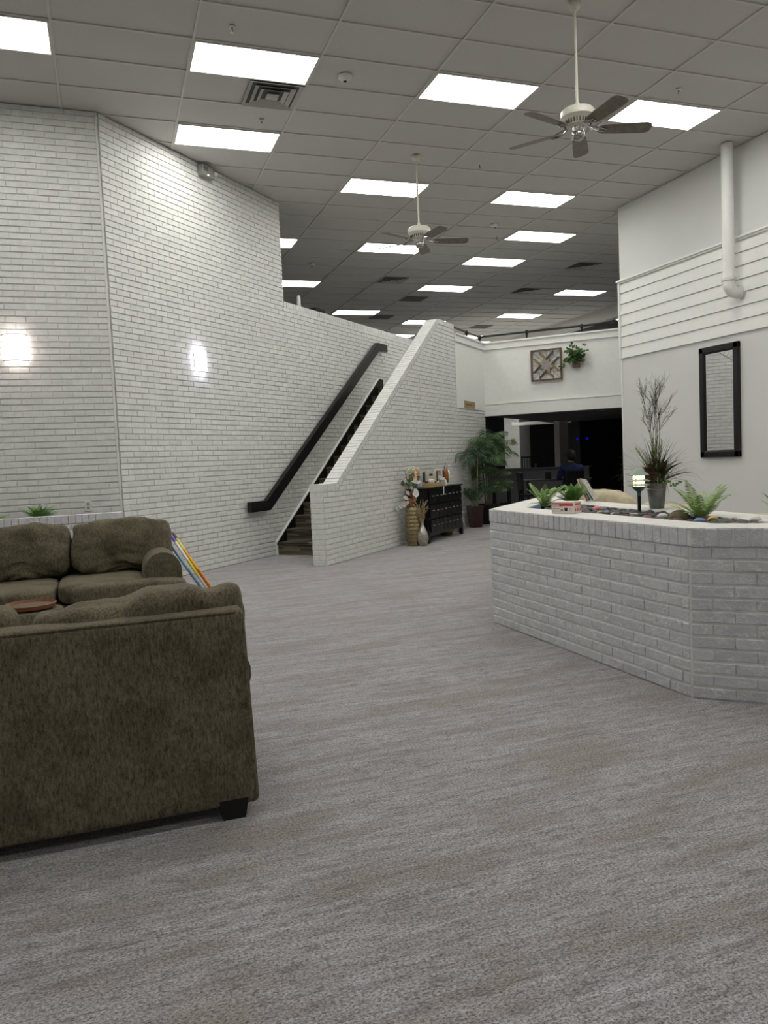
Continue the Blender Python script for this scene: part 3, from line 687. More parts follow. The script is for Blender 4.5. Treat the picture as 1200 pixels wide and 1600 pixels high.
# star art: local x = along wall to the right (-t), y = out of wall
t = thing('wooden_star_art', 'square wooden lattice star panel hung on the white balcony face', 'wall art', ST(FS-.02, 3.76, 3.05), math.radians(-45))
W = .29; fnA = lambda u, z, d: Vector((u, -d, z))
b = B()
for c, d in (((0, W), (2*W+.03, .03)), ((0, -W), (2*W+.03, .03)), ((W, 0), (.03, 2*W)), ((-W, 0), (.03, 2*W))): b.box((c[0], -.025, c[1]), (d[0], .05, d[1]))
b.obj('frame', 'brown', t)
for k in range(4):
    M = Matrix.Rotation(k*PI/2, 2)
    for mir, mt in ((1, 'tan' if k % 2 else 'dkwood'), (-1, 'dkwood' if k % 2 else 'tan')):
        # outer diamonds: from axis midpoint out to frame quarter
        h = W*.96
        pts = [(0, h*.02), (0, h*.52*.55)] 
        q = [(0.0, h*.30), (h*.5, h*.78), (h*.5, h*1.0), (0, h*.5)]
        q = [M @ Vector((x*mir*1.0, y)) for x, y in q]
        if mir < 0: q = q[::-1]
        B().prism([(v.x, v.y) for v in q], fnA, .012, .03).obj('slat', mt, t)
        q = [(0.0, 0.0), (h*.22, h*.24), (h*.22, h*.50), (0, h*.28)]
        q = [M @ Vector((x*mir, y)) for x, y in q]
        if mir < 0: q = q[::-1]
        B().prism([(v.x, v.y) for v in q], fnA, .012, .026).obj('inner_slat', 'gywood', t)
b = B()
def bar2(a, c): 
    a3, c3 = Vector((a[0], -.02, a[1])), Vector((c[0], -.02, c[1])); b.tube([a3, c3], .004, 4)
for k in range(4):
    M = Matrix.Rotation(k*PI/2, 2)
    for a, c in (((0, 0), (h, h)), ((0, h*.5), (0, h)), ((h*.5, h*.5), (h*.5, h)), ((h*.5, h*.5), (h, h*.5)), ((0, 0), (0, h*.3)), ((h*.24, h*.24), (h*.24, h*.5)), ((h*.24, h*.24), (h*.5, h*.24))):
        bar2(M @ Vector(a), M @ Vector(c))
b.obj('lattice', 'ink', t)
# hanging pothos on the balcony face
def leafq(b, p, d, up, L, wd, mi=0, fold=.25):
    d = d.normalized(); s_ = d.cross(up)
    if s_.length < 1e-4: s_ = Vector((1, 0, 0))
    s_.normalize(); n = s_.cross(d).normalized()
    P = [p, p+d*L*.28+s_*wd*.42, p+d*L*.62+s_*wd*.4, p+d*L-n*L*.12, p+d*L*.62-s_*wd*.4, p+d*L*.28-s_*wd*.42, p+d*L*.3-n*fold*wd, p+d*L*.65-n*fold*wd]
    b.add(P, [(0, 1, 6), (1, 2, 7, 6), (2, 3, 7), (3, 4, 7), (4, 5, 6, 7), (5, 0, 6)], mi)
def rv(a=1): return Vector((random.uniform(-a, a), random.uniform(-a, a), random.uniform(-a, a)))
t = thing('hanging_plant', 'trailing green plant in a small wooden wall pocket on the white balcony face', 'plant', ST(FS-.02, 3.175, 3.0), math.radians(-45))
b = B(); b.box((0, -.06, 0), (.13, .1, .11), .004); b.obj('pot', 'brown', t)
b = B(); b.box((0, -.113, 0), (.012, .004, .11)); b.obj('pot_slat', 'dkwood', t)
b = B(); random.seed(3)
for i in range(150):
    c = Vector((random.gauss(0, .09), -.09+random.gauss(0, .04), .21+random.gauss(0, .09)))
    if c.z < .06: c.z = .08
    c.y = min(-.02, c.y); leafq(b, c, Vector((random.uniform(-1, 1), -.5, random.uniform(-1, .5))), Vector((0, -1, .6)), .075, .065)
for i in range(22):
    k = i/21; c = Vector((-.16-k*.14, -.05, .12-.12*k+.05*math.sin(k*6))); leafq(b, c, Vector((random.uniform(-1, 1), -.6, random.uniform(-1, .6))), Vector((0, -1, .6)), .06, .05)
b.obj('foliage', 'pothos', t)
B().tube([(0, -.06, .05), (-.08, -.08, .16), (-.16, -.05, .12), (-.24, -.03, .06), (-.29, -.03, .0)], .004, 5).obj('vine', 'stem', t)
# sign
t = thing('restroom_sign', 'small kraft coloured sign with an arrow at the foot of the white side panel', 'sign', ST(14.49, TF-.0175, 2.325), math.radians(45))
B().box((0, 0, 0), (.60, .01, .13)).obj('board', 'sign', t)
text_mesh('lettering', 'Restrooms →', .085, 'dkwood', t, Matrix.Translation((0, -.006, 0)) @ Matrix.Rotation(PI/2, 4, 'X'))
# outlet
t = thing('wall_outlet', 'white double outlet plate on the brick above the planter ledge', 'outlet', (-.22, 9.345, .97))
B().box((0, 0, 0), (.075, .012, .118), .003).obj('plate', 'plastic', t)
b = B(); [b.box((0, -.007, z), (.034, .004, .03), .001) for z in (-.022, .022)]; b.obj('socket', 'grey_plastic', t)

# ------------------------------------------------------------------ plants
def frond(b, base, az, el, L, droop, ll, n, lw, hang=.3, mi=0, rr=.003, start=.12, curlz=0):
    p = Vector(base); pts = [p.copy()]; seg = L/n
    for i in range(n):
        k = (i+.5)/n; e_ = el-droop*k**1.3; d = Vector((math.cos(az)*math.cos(e_), math.sin(az)*math.cos(e_), math.sin(e_)))
        p = p+d*seg; pts.append(p.copy())
        if k < start: continue
        f = ll*max(.12, math.sin(PI*min(1, (k-start)/(1-start)*.86+.14)))**.8
        side = Vector((-math.sin(az), math.cos(az), 0))
        for s_ in (-1, 1):
            ld = (side*s_+d*.55+Vector((0, 0, -hang+random.uniform(-.12, .12)))).normalized()
            wv = d.cross(ld).cross(ld).normalized()*lw*.5
            m_ = p+ld*f*.5; tip = p+ld*f+Vector((0, 0, -hang*f*.35))
            b.add([p-wv*.4, m_-wv, tip, m_+wv, p+wv*.4], [(0, 1, 3, 4), (1, 2, 3)], mi)
    b.tube(pts[::max(1, n//6)]+[pts[-1]], [rr]*(len(pts[::max(1, n//6)]))+[rr*.4], 4, mi=mi)
def fern(name, loc, label, R, H, n, mat, seed, pot=None, up=(.7, 1.4)):
    random.seed(seed); t = thing(name, label, 'plant', loc)
    b = B()
    for i in range(n):
        az = 2*PI*i/n+random.uniform(-.3, .3); el = random.uniform(*up); L = (R if el < 1.0 else H)*random.uniform(.8, 1.12)
        frond(b, (random.uniform(-.01, .01), random.uniform(-.01, .01), 0), az, el, L, random.uniform(.4, 1.2), L*.17, 26, L*.028, .2, rr=.0013, start=.1)
    b.obj('fronds', mat, t)
    if pot:
        B().lathe([(.001, -.05), (pot*.8, -.05), (pot, .02), (pot*.9, .02), (pot*.85, .0), (.001, .0)], 20).obj('pot', 'soil', t)
    else:
        B().lathe([(.001, -.03), (.03, -.03), (.03, .005), (.001, .012)], 12).obj('root_ball', 'soil', t)
    return t
fern('potted_fern', (3.30, 5.52, .885), 'bright green fern in dark pot at the left corner of the brick planter', .17, .25, 17, 'fern', 11, pot=.045, up=(.75, 1.4))
fern('bushy_fern', (3.50, 5.42, .885), 'dense grassy fern directly behind the mask box in the planter', .16, .21, 50, 'fern_d', 12, up=(.95, 1.5))
fern('spreading_fern', (3.37, 3.84, .88), 'spreading fern behind the big round rock in the planter', .19, .27, 21, 'fern', 13, up=(.7, 1.4))
fern('edge_fern', (3.60, 3.47, .935), 'fern frond tips entering at the right edge of the picture', .12, .17, 22, 'fern_d', 14)
fern('wall_fern', (-.72, 9.17, .835), 'spiky green fern on the planter ledge behind the far sofa', .22, .2, 46, 'fern_d', 15, up=(.6, 1.5))
fern('corner_fern', (-1.16, 9.17, .835), 'fern partly cut by the left edge on the planter ledge', .2, .16, 36, 'fern_d', 16, up=(.5, 1.4))
# palms
def clampwall(b, loc, tmax=5.03):
    nv = []
    for v in b.v:
        x, y = v[0]+loc[0], v[1]+loc[1]; tt = (y-x)/R2
        if tt > tmax: d_ = (tt-tmax)/R2; nv.append((v[0]+d_, v[1]-d_, v[2]))
        else: nv.append(v)
    b.v = nv; return b
def palm(name, loc, label, potfn, mat, seed, stems, fl, nf, ht, ll, lw, nl=16):
    random.seed(seed); t = thing(name, label, 'plant', loc); potfn(t)
    bs = B(); bf = B()
    for s_ in range(stems):
        a = 2*PI*s_/stems+.4; x, y = .05*math.cos(a), .05*math.sin(a); h_ = ht*random.uniform(.78, 1.0)
        lean = Vector((math.cos(a), math.sin(a), 0))*.05
        bs.tube([(x, y, .34), (x*1.2+lean.x*.4, y*1.2+lean.y*.4, .34+(h_-.34)*.5), (x*1.4+lean.x, y*1.4+lean.y, h_)], [.016, .012, .009], 7)
        for i in range(nf):
            az = 2*PI*i/nf+random.uniform(-.4, .4)+s_; el = random.uniform(.5, 1.3)
            zz = h_-random.uniform(0, .12)
            frond(bf, (x*1.4+lean.x, y*1.4+lean.y, zz), az, el, fl*random.uniform(.75, 1.15), random.uniform(1.4, 2.4), ll, nl, lw, .55, rr=.004, start=.2)
    bs.obj('stems', 'stem', t, True); clampwall(bf, loc); bf.obj('fronds', mat, t); return t
def pot_square(t):
    b = B(); fn_ = lambda u, v, d: Vector((u, v, d))
    vs = [(x*s_, y*s_, z) for z, s_ in ((0, .09), (.405, .125)) for x, y in ((-1, -1), (1, -1), (1, 1), (-1, 1))]
    b.add(vs, [(0, 1, 2, 3), (0, 1, 5, 4), (1, 2, 6, 5), (2, 3, 7, 6), (3, 0, 4, 7)])
    vs = [(x*s_, y*s_, z) for z, s_ in ((.405, .115), (.37, .113)) for x, y in ((-1, -1), (1, -1), (1, 1), (-1, 1))]
    b.add([(x*.125, y*.125, .405) for x, y in ((-1, -1), (1, -1), (1, 1), (-1, 1))]+vs, [(0, 1, 5, 4), (1, 2, 6, 5), (2, 3, 7, 6), (3, 0, 4, 7), (4, 5, 9, 8), (5, 6, 10, 9), (6, 7, 11, 10), (7, 4, 8, 11)])
    b.obj('pot', 'maroon', t); B().box((0, 0, .37), (.22, .22, .05)).obj('moss', 'straw', t)
def pot_round(t):
    B().lathe([(.001, 0), (.13, 0), (.15, .05), (.215, .36), (.23, .37), (.23, .39), (.2, .39), (.19, .35), (.001, .34)], 28).obj('pot', 'pot_black', t, True)
    B().lathe([(.001, .345), (.19, .345), (.18, .36), (.001, .365)], 20).obj('soil', 'soil', t)
p1 = palm('slender_palm', (6.45, 13.28, 0), 'slender palm with tall bare stems in a dark maroon square pot', pot_square, 'palm', 21, 4, .46, 5, 1.5, .2, .014, 11)
random.seed(5); bb = B()
for i in range(10):
    az = random.uniform(0, 6.3); frond(bb, (.06*math.cos(az), .06*math.sin(az), .42+.05*random.random()), az, 1.1, .36, .5, .13, 12, .016, .1, rr=.003)
clampwall(bb, (6.45, 13.28)); bb.obj('lower_fronds', 'palm', p1)
p2 = palm('bushy_palm', (6.98, 13.78, 0), 'bushy areca palm in a round black pot right of the slender palm', pot_round, 'palm_b', 22, 7, .56, 7, 1.62, .24, .013, 18)
random.seed(6); bb = B()
for i in range(26):
    az = random.uniform(0, 6.3); zz = random.uniform(.55, 1.15); frond(bb, (.07*math.cos(az), .07*math.sin(az), zz), az, 1.0, .5, 1.7, .22, 16, .018, .5, rr=.004)
clampwall(bb, (6.98, 13.78)); bb.obj('lower_fronds', 'palm_b', p2)

# ------------------------------------------------------------------ apothecary chest and what stands about it
c0_, c1_ = 11.27, 12.83; CT = 4.665; CD = .36; CW = c1_-c0_
t = thing('apothecary_chest', 'black apothecary chest with rows of small drawers against the stair wall', 'chest', ST(c0_, CT), math.radians(45))
b = B()
b.box((CW/2, CD/2, .855), (CW+.03, CD+.02, .025), .004)
b.box((CW/2, CD/2+.008, .5), (CW-.02, CD-.016, .69))
b.box((CW/2, .02, .14), (CW-.08, .03, .05))
b.obj('carcass', 'black', t)
for x in (.03, CW-.03):
    for y in (.03, CD-.03): B().box((x, y, .1), (.06, .06, .2), .004).obj('leg', 'black', t)
NC = 8; xs = (CW-.12)/NC
for r_, zc in enumerate((.735, .505, .275)):
    for k in range(NC):
        x = .06+xs*(k+.5)
        d = B().box((x, -.004, zc-.01), (xs-.014, .022, .2), .004).obj('drawer', 'black', t)
        bb = B(); bb.tube([(x, -.014, zc+.0), (x, -.032, zc+.0)], .006, 8); bb.box((x, -.036, zc), (.035, .008, .016), .003); bb.obj('knob', 'grey_plastic', d)
ZC = .868
# gold floor vase with flowers
def gold_prof():
    pr = [(.001, 0), (.075, 0)]
    n = 40
    for i in range(n+1):
        k = i/n; r_ = .085+.045*math.sin(PI*min(1, k*.9+.05))**.8 if k < .9 else .115-.35*(k-.9)
        r_ = .082+.05*math.sin(PI*(.12+.72*k)); r_ *= 1+.03*math.sin(k*60)
        pr.append((r_, k*.57))
    return pr+[(.075, .585), (.07, .6), (.085, .615), (.075, .62), (.06, .60), (.001, .55)]
t = thing('gold_floor_vase', 'tall hammered champagne-gold floor vase left of the black chest', 'vase', ST(11.05, 4.83))
B().lathe(gold_prof(), 32).obj('body', 'gold', t, True)
t = thing('flower_arrangement', 'tall silk arrangement of cream and peach flowers in the gold vase', 'flowers', ST(11.05, 4.83, .56))
random.seed(31)
b = B()
for i in range(14):
    a = random.uniform(0, 6.3); b.tube([(0, 0, 0), (.03*math.cos(a), .03*math.sin(a), .2), (.1*math.cos(a), .1*math.sin(a), random.uniform(.3, .6))], .003, 4)
rt, dn_ = Vector((1, -1, 0)).normalized(), 0
vine = [Vector((0, 0, .04)), Vector((-.1, -.05, .1)), Vector((-.17, -.02, .08)), Vector((-.26, .0, .02)), Vector((-.36, .03, -.03))]
b.tube(vine, .002, 4); b.obj('stems', 'twig', t)
def petals(nm, mt, lst, L, wd, ang=1.0):
    b = B()
    for (x, z) in lst:
        p = rt*x+Vector((0, 0, z))+Vector((-.5, -.6, 0)).normalized()*random.uniform(.02, .07)
        d = Vector((random.uniform(-.6, .6), random.uniform(-.6, .3), random.uniform(-1, 1))); L_ = L*random.uniform(1.0, 1.35)
        leafq(b, p-d.normalized()*L_/2, d, Vector((-.5, -.8, .25)), L_, wd*L_/L, fold=.12)
    b.obj(nm, mt, t)
b = B()
for (x, z, r_) in ((-.045, .58, .06), (.0, .56, .045), (-.02, .61, .05), (.085, .6, .045), (.05, .585, .04)):
    for i in range(60):
        a, e_ = random.uniform(0, 6.3), random.uniform(-1, 1); n_ = Vector((math.cos(a)*math.sqrt(1-e_*e_), math.sin(a)*math.sqrt(1-e_*e_), e_))
        leafq(b, rt*x+Vector((0, -.02, z))+n_*r_*.7, (n_+rv(.7)), n_, .028, .028)
b.obj('hydrangea_blooms', 'cream', t)
petals('peach_leaves', 'peach', [(-.04, .5), (.1, .57), (.12, .55), (.07, .49), (.09, .47), (-.11, .37), (-.1, .35), (-.12, .1), (-.11, .08), (.1, .58)], .085, .06)
petals('white_leaves', 'white_petal', [(-.09, .42), (-.07, .41), (.07, .43), (.11, .42), (.13, .43), (-.02, .34), (-.08, .26), (-.05, .25), (-.09, .18), (-.07, .1), (.02, .06), (.09, .28), (.06, .25), (.1, .22), (.02, .33), (.17, .38)], .085, .055)
petals('sage_leaves', 'sage', [(-.13, .4), (-.06, .37), (.03, .52), (.01, .48), (.0, .43), (.03, .4), (.11, .47), (.05, .34), (.08, .36), (-.03, .36), (.06, .3), (.0, .45)], .1, .07)
petals('rust_leaves', 'rust', [(.02, .27), (0, .22), (.05, .18), (.06, .15), (.0, .15), (-.03, .13), (.03, .24), (.0, .1)], .09, .05)
b = B()
for v in vine[2:4]: leafq(b, v+Vector((0, 0, .05)), Vector((.2, -.1, -1)), Vector((-.4, -.9, 0)), .09, .065)
leafq(b, vine[3]+Vector((.05, 0, .08)), Vector((.2, -.1, -1)), Vector((-.4, -.9, 0)), .09, .065)
b.obj('eucalyptus_leaves', 'white_petal', t)
# silver gourd vases
def gourd(H=.415, R=.088):
    pr = [(.001, 0), (R*.55, 0)]
    for k, r_ in ((.03, .62), (.12, .85), (.25, .99), (.35, 1.0), (.48, .88), (.6, .62), (.7, .4), (.8, .27), (.9, .24), (.97, .27), (1, .33)): pr.append((R*r_, H*k))
    return pr+[(R*.25, H*.99), (R*.18, H*.9), (.001, H*.85)]
wob = lambda a, z: 1+.018*math.sin(a*12)
t = thing('silver_gourd_vase', 'silver ribbed gourd vase in front of the left end of the black chest', 'vase', ST(11.02, 4.67))
B().lathe(gourd(), 48, wob=wob).obj('body', 'silver', t, True)
tw = thing('dried_stems', 'curly dried stems standing in the silver vase by the chest', 'dried stems', ST(11.02, 4.67, .34))
random.seed(41); b = B()
for i in range(30):
    a = random.uniform(0, 6.3); p = Vector((0, 0, .0)); pts = [p.copy()]; H_ = random.uniform(.2, .38)
    for k in range(8):
        q = (k+1)/8; pts.append(Vector((math.cos(a)*.11*q**1.5+.03*math.sin(q*9+i), math.sin(a)*.11*q**1.5+.03*math.cos(q*8+i), H_*q)))
    b.tube(pts, .0028, 4)
b.obj('stems', 'straw', tw)
t = thing('silver_floor_vase', 'silver gourd vase between the black chest and the maroon pot', 'vase', ST(13.25, 4.87))
B().lathe(gourd(.43, .1), 48, wob=wob).obj('body', 'silver', t, True)
tag(B().lathe([(.001, 0), (.09, 0), (.12, .05), (.13, .1), (.11, .15), (.09, .16), (.001, .15)], 24).obj('gold_bowl', 'gold', None, True), 'small gold pot on the floor under the right end of the chest', 'pot').location = ST(12.62, 4.9)
# things on the chest
RX = math.radians(45)
def onchest(u, v, z=ZC+.001): return ST(c0_+u, CT+v, z)
t = thing('wooden_frame_sign', 'pale wooden framed sign with a small dark emblem on the chest, left one', 'sign', onchest(.68, .22), RX-.4)
b = B(); b.box((0, 0, .17), (.26, .025, .17), .003); b.obj('board', 'paper', t); B().box((0, -.015, .19), (.08, .006, .035), .002).obj('emblem', 'ink', t)
B().box((0, -.0, .05), (.22, .06, .075), .004).obj('stand', 'orange_wood', t)
B().box((-.145, 0, .155), (.025, .035, .16)).obj('side_post', 'dkwood', t); B().box((.145, 0, .165), (.025, .035, .17)).obj('side_post', 'dkwood', t)
t = thing('lettered_sign', 'cream lettered sign standing on the chest beside the pumpkin', 'sign', onchest(1.08, .24), RX-.2)
B().box((0, 0, .14), (.24, .02, .28), .003).obj('board', 'box_white', t)
random.seed(2); b = B()
for r_ in range(3):
    for k in range(6): b.box((-.075+k*.03, -.012, .235-r_*.032), (.018 if random.random() < .7 else .008, .003, .022))
b.box((-.03, -.012, .11), (.13, .003, .006), rot=Matrix.Rotation(.6, 3, 'Y')); b.obj('lettering', 'twig', t)
t = thing('wooden_pumpkin', 'amber wooden pumpkin ornament with curly stem at the right of the chest top', 'ornament', onchest(1.31, .2), RX-.4)
for k, (x, mt) in enumerate(((-.05, 'dkwood'), (-.025, 'marigold'), (0, 'marigold'), (.03, 'marigold'), (.062, 'cream'))):
    bb = B(); bb.blob((x, 0, .145), (.045, .035, .13 if abs(x) < .05 else .115), 2, 0, mi=0); bb.obj('slice', mt, t, True)
B().tube([(-.02, 0, .26), (-.02, 0, .3), (.0, 0, .33), (.015, 0, .36)], .006, 6).obj('stem', 'twig', t)
B().tube([(.05+.055*math.sin(a), -.0, .145+.125*math.cos(a)) for a in [i*PI/10 for i in range(11)]], .004, 6).obj('wire', 'ink', t)
tag(B().box((0, 0, .03), (.4, .16, .06), .004).obj('wooden_tray', 'pale_wood'), 'pale wooden tray lying on the front of the chest top', 'tray')
o = bpy.data.objects['wooden_tray']; o.location = onchest(.5, .1); o.rotation_euler = (0, 0, RX)
tag(B().blob((0, 0, .03), (.055, .05, .04), 2, .05, flat=-.03).obj('white_pumpkin', 'stone_w', None, True), 'small white pumpkin sitting in the wooden tray on the chest', 'ornament')
bpy.data.objects['white_pumpkin'].location = onchest(.40, .09, ZC+.062)
t = thing('glass_candle', 'clear candle jar with white lid near the middle of the chest top', 'candle', onchest(.78, .06)); B().lathe([(.001, 0), (.045, 0), (.045, .1), (.001, .1)], 20).obj('jar', 'glassy', t, True); B().lathe([(.001, .1), (.048, .1), (.048, .14), (.001, .14)], 20).obj('lid', 'plastic', t, True)
tag(B().lathe([(.001, 0), (.04, .0), (.05, .04), (.03, .09), (.012, .11), (.001, .11)], 18).obj('white_bell', 'plastic', None, True), 'small white bell-shaped ornament right of the candle jar', 'ornament').location = onchest(.87, .05)
tag(B().box((0, 0, -.05), (.035, .003, .14), .001).obj('paper_tag', 'white_petal'), 'white paper tag hanging over the front edge of the chest', 'tag')
o = bpy.data.objects['paper_tag']; o.location = onchest(.66, -.016, ZC-.02); o.rotation_euler = (0, .1, RX)

# ------------------------------------------------------------------ sofas
def pad(b, c, size, k=5, cuts=12, amp=.012, seed=0, ears=0, puff=.0, crease=0, sag=0, mi=0, rot=None, top=None):
    bm = bmesh.new(); bmesh.ops.create_cube(bm, size=2)
    bmesh.ops.subdivide_edges(bm, edges=bm.edges[:], cuts=cuts, use_grid_fill=True)
    vs = []; so = Vector((seed*7.3, seed*2.9, seed*4.1))
    for v in bm.verts:
        p = v.co; nrm_ = (abs(p.x)**k+abs(p.y)**k+abs(p.z)**k)**(1/k); q = p/nrm_
        n_ = q.normalized(); w3 = Vector((q.x*size[0]/2, q.y*size[1]/2, q.z*size[2]/2))
        pf = 1+puff*(1-q.x*q.x)*(1-q.z*q.z); w3.y *= pf
        if ears:
            e_ = max(0, (q.x-.72)/.28)*max(0, (q.z-.55)/.45); e2 = max(0, (-q.x-.72)/.28)*max(0, (q.z-.55)/.45)
            w3.z += ears*(e_+e2)*.9; w3.x += ears*.6*(e_-e2); w3.y *= 1-.35*(e_+e2)
            w3.z -= ears*.35*math.exp(-((abs(q.x)-.72)/.12)**2)*max(0, q.z)
        d_ = amp*noise.noise(w3*5.5+so)+amp*.5*noise.noise(w3*13+so)
        if crease:
            lowz = max(0, -q.z+.3)*max(0, .95-abs(q.x)); 
            d_ += crease*lowz*(abs(noise.noise(Vector((w3.x*2.2, 0, (w3.z+.35*abs(w3.x))*17))+so))-.25)
        w3 += n_*d_; w3.z -= sag*(1-q.x*q.x)*max(0, q.z)
        if top: w3.z += max(0, q.z)*top(q.x)
        if rot is not None: w3 = rot @ w3
        vs.append(w3+Vector(c))
    fs = [[v.index for v in f.verts] for f in bm.faces]; bm.free(); b.add(vs, fs, mi); return b
# near sofa: back towards the camera; local x to the right (world x), +y away
t = thing('near_sofa', 'olive-brown chenille sofa seen from behind in the left foreground', 'sofa', (.475, 2.93, 0))
XL = -2.02
# back frame, slightly leaning away at the top
b = B(); bm = bmesh.new(); bmesh.ops.create_cube(bm, size=1)
for v in bm.verts:
    x = v.co.x; z = v.co.z+.5; yy = v.co.y+.5
    v.co = Vector(((XL/2)+x*(-XL) + (0 if x < 0 else (-.012*(z))), yy*(.2-.05*z)+.06*z, .052+z*.738))
bmesh.ops.subdivide_edges(bm, edges=bm.edges[:], cuts=6, use_grid_fill=True)
bmesh.ops.bevel(bm, geom=[e for e in bm.edges if e.calc_face_angle(0) > .6], offset=.03, segments=4, affect='EDGES', profile=.6)
vs = [v.co+Vector((0, -.006*noise.noise(v.co*3), .004*noise.noise(v.co*4))) for v in bm.verts]; fs = [[v.index for v in f.verts] for f in bm.faces]; bm.free()
B().add(vs, fs).obj('back_frame', 'chenille', t, True)
b = B(); b.tube([(XL+.04, .062, .782), (-.05, .062, .782)], .006, 6); b.tube([(-.018, .01, .12), (-.03, .065, .77)], .006, 6); b.obj('piping', 'chenille', t, True)
B().box((XL/2, .52, .2), (-XL-.08, .72, .26), .03).obj('base', 'chenille', t, True)
for sx in (0, 1):
    x = -.12 if sx == 0 else XL+.12
    b = B(); prof_ = []
    b.box((x, .53, .3), (.22, .84, .46), .04); b.tube([(x, .12, .53), (x, .95, .53)], .13, 20); b.obj('arm', 'chenille', t, True)
for k in range(2):
    pad(B(), (-.24-.39-k*.79, .62, .41), (.78, .72, .17), 6, 10, .01, 3+k, puff=0).obj('seat_cushion', 'chenille', t, True)
pad(B(), (-.39, .27, .65), (.80, .25, .46), 4.6, 26, .02, 9, ears=.04, puff=.15, top=lambda x: (-.045 if x < -.15 else (-.005 if x > .1 else -.045+.04*(x+.15)/.25))+.03*max(0, (x-.7)/.3)-.012*math.exp(-((x-.62)/.08)**2)).obj('back_cushion', 'chenille', t, True)
pad(B(), (-1.22, .27, .645), (.80, .25, .46), 4.2, 22, .03, 8, ears=.05, puff=.15).obj('back_cushion', 'chenille', t, True)
for x in (-.10, XL+.09):
    for y in (.045, .85):
        b = B(); vs = [(x+sx*w_, y+sy_*w_*.8, z) for z, w_ in ((0, .042), (.08, .055)) for sx, sy_ in ((-1, -1), (1, -1), (1, 1), (-1, 1))]
        b.add(vs, [(0, 1, 2, 3), (4, 5, 6, 7), (0, 1, 5, 4), (1, 2, 6, 5), (2, 3, 7, 6), (3, 0, 4, 7)]); b.obj('foot', 'matt_black', t)
# far sofa: faces the camera
t = thing('far_sofa', 'olive-brown chenille sofa facing the viewer in front of the brick wall', 'sofa', (.50, 6.30, 0))
B().box((-.95, .5, .2), (1.86, .9, .27), .03).obj('base', 'chenille', t, True)
B().box((-.95, .92, .45), (1.9, .22, .68), .06).obj('back_frame', 'chenille', t, True)
def arm_prof(b, x0):
    pts = []
    n = 14
    for i in range(n+1):
        a = PI*i/n; pts.append((x0+.14-.145*math.cos(a)*1.0, .535+.15*math.sin(a)))
    pts = [(x0, .12)]+[(p[0]-.0, p[1]) for p in pts]+[(x0+.28, .12)]
    b.prism(pts, lambda u, z, d: Vector((u, d, z)), .10, .92)
for x0 in (-.27, -1.92):
    b = B(); arm_prof(b, x0); o = b.obj('arm', 'chenille', t, True)
for k in range(2):
    w_ = .64; x = -.265-w_/2-k*(w_+.02)
    if k == 0:
        b = B(); pad(b, (-.39, .06, .41), (.86, .24, .17), 4.5, 12, .008, 4); pad(b, (x, .42, .42), (w_+.02, .85, .17), 5, 12, .01, 5); b.obj('seat_cushion', 'chenille', t, True)
    else:
        b = B(); pad(b, (x, .38, .415), (w_, .9, .17), 5, 12, .01, 6); b.obj('seat_cushion', 'chenille', t, True)
b = B(); pad(b, (-1.73, .06, .41), (.5, .24, .17), 4.5, 10, .008, 7); b.obj('seat_cushion', 'chenille', t, True)
rotc = Matrix.Rotation(math.radians(-9), 3, 'X')
pad(B(), (-.41, .70, .71), (.80, .26, .46), 4.4, 22, .028, 21, ears=.05, puff=.2, crease=.11, rot=rotc).obj('back_cushion', 'chenille', t, True)
pad(B(), (-1.19, .70, .70), (.74, .26, .46), 4.4, 22, .028, 23, ears=.03, puff=.2, crease=.11, rot=rotc).obj('back_cushion', 'chenille', t, True)
for x in (-.1, -1.8):
    for y in (.1, .9): B().box((x, y, .035), (.08, .08, .07), .004).obj('foot', 'matt_black', t)
# ottoman and tray
t = thing('round_ottoman', 'small round olive ottoman between the two sofas under the wooden tray', 'ottoman', (-.54, 5.70, 0))
B().lathe([(.001, .05), (.2, .05), (.22, .08), (.22, .4), (.2, .44), (.001, .455)], 28).obj('body', 'chenille', t, True)
for a in (0.6, 2.2, 3.7, 5.3): B().lathe([(.001, 0), (.02, 0), (.025, .06), (.001, .06)], 10, c=(.14*math.cos(a), .14*math.sin(a), 0)).obj('foot', 'matt_black', t)
t = thing('round_tray', 'round brown wooden rimmed tray between the two sofas', 'tray', (-.54, 5.70, .457))
B().lathe([(.148, 0), (.16, .0), (.166, .026), (.158, .03), (.152, .022), (.148, .01)], 40).obj('rim', 'orange_wood', t, True)
B().lathe([(.001, 0), (.15, 0), (.15, .012), (.001, .012)], 32).obj('base', 'tray_in', t)
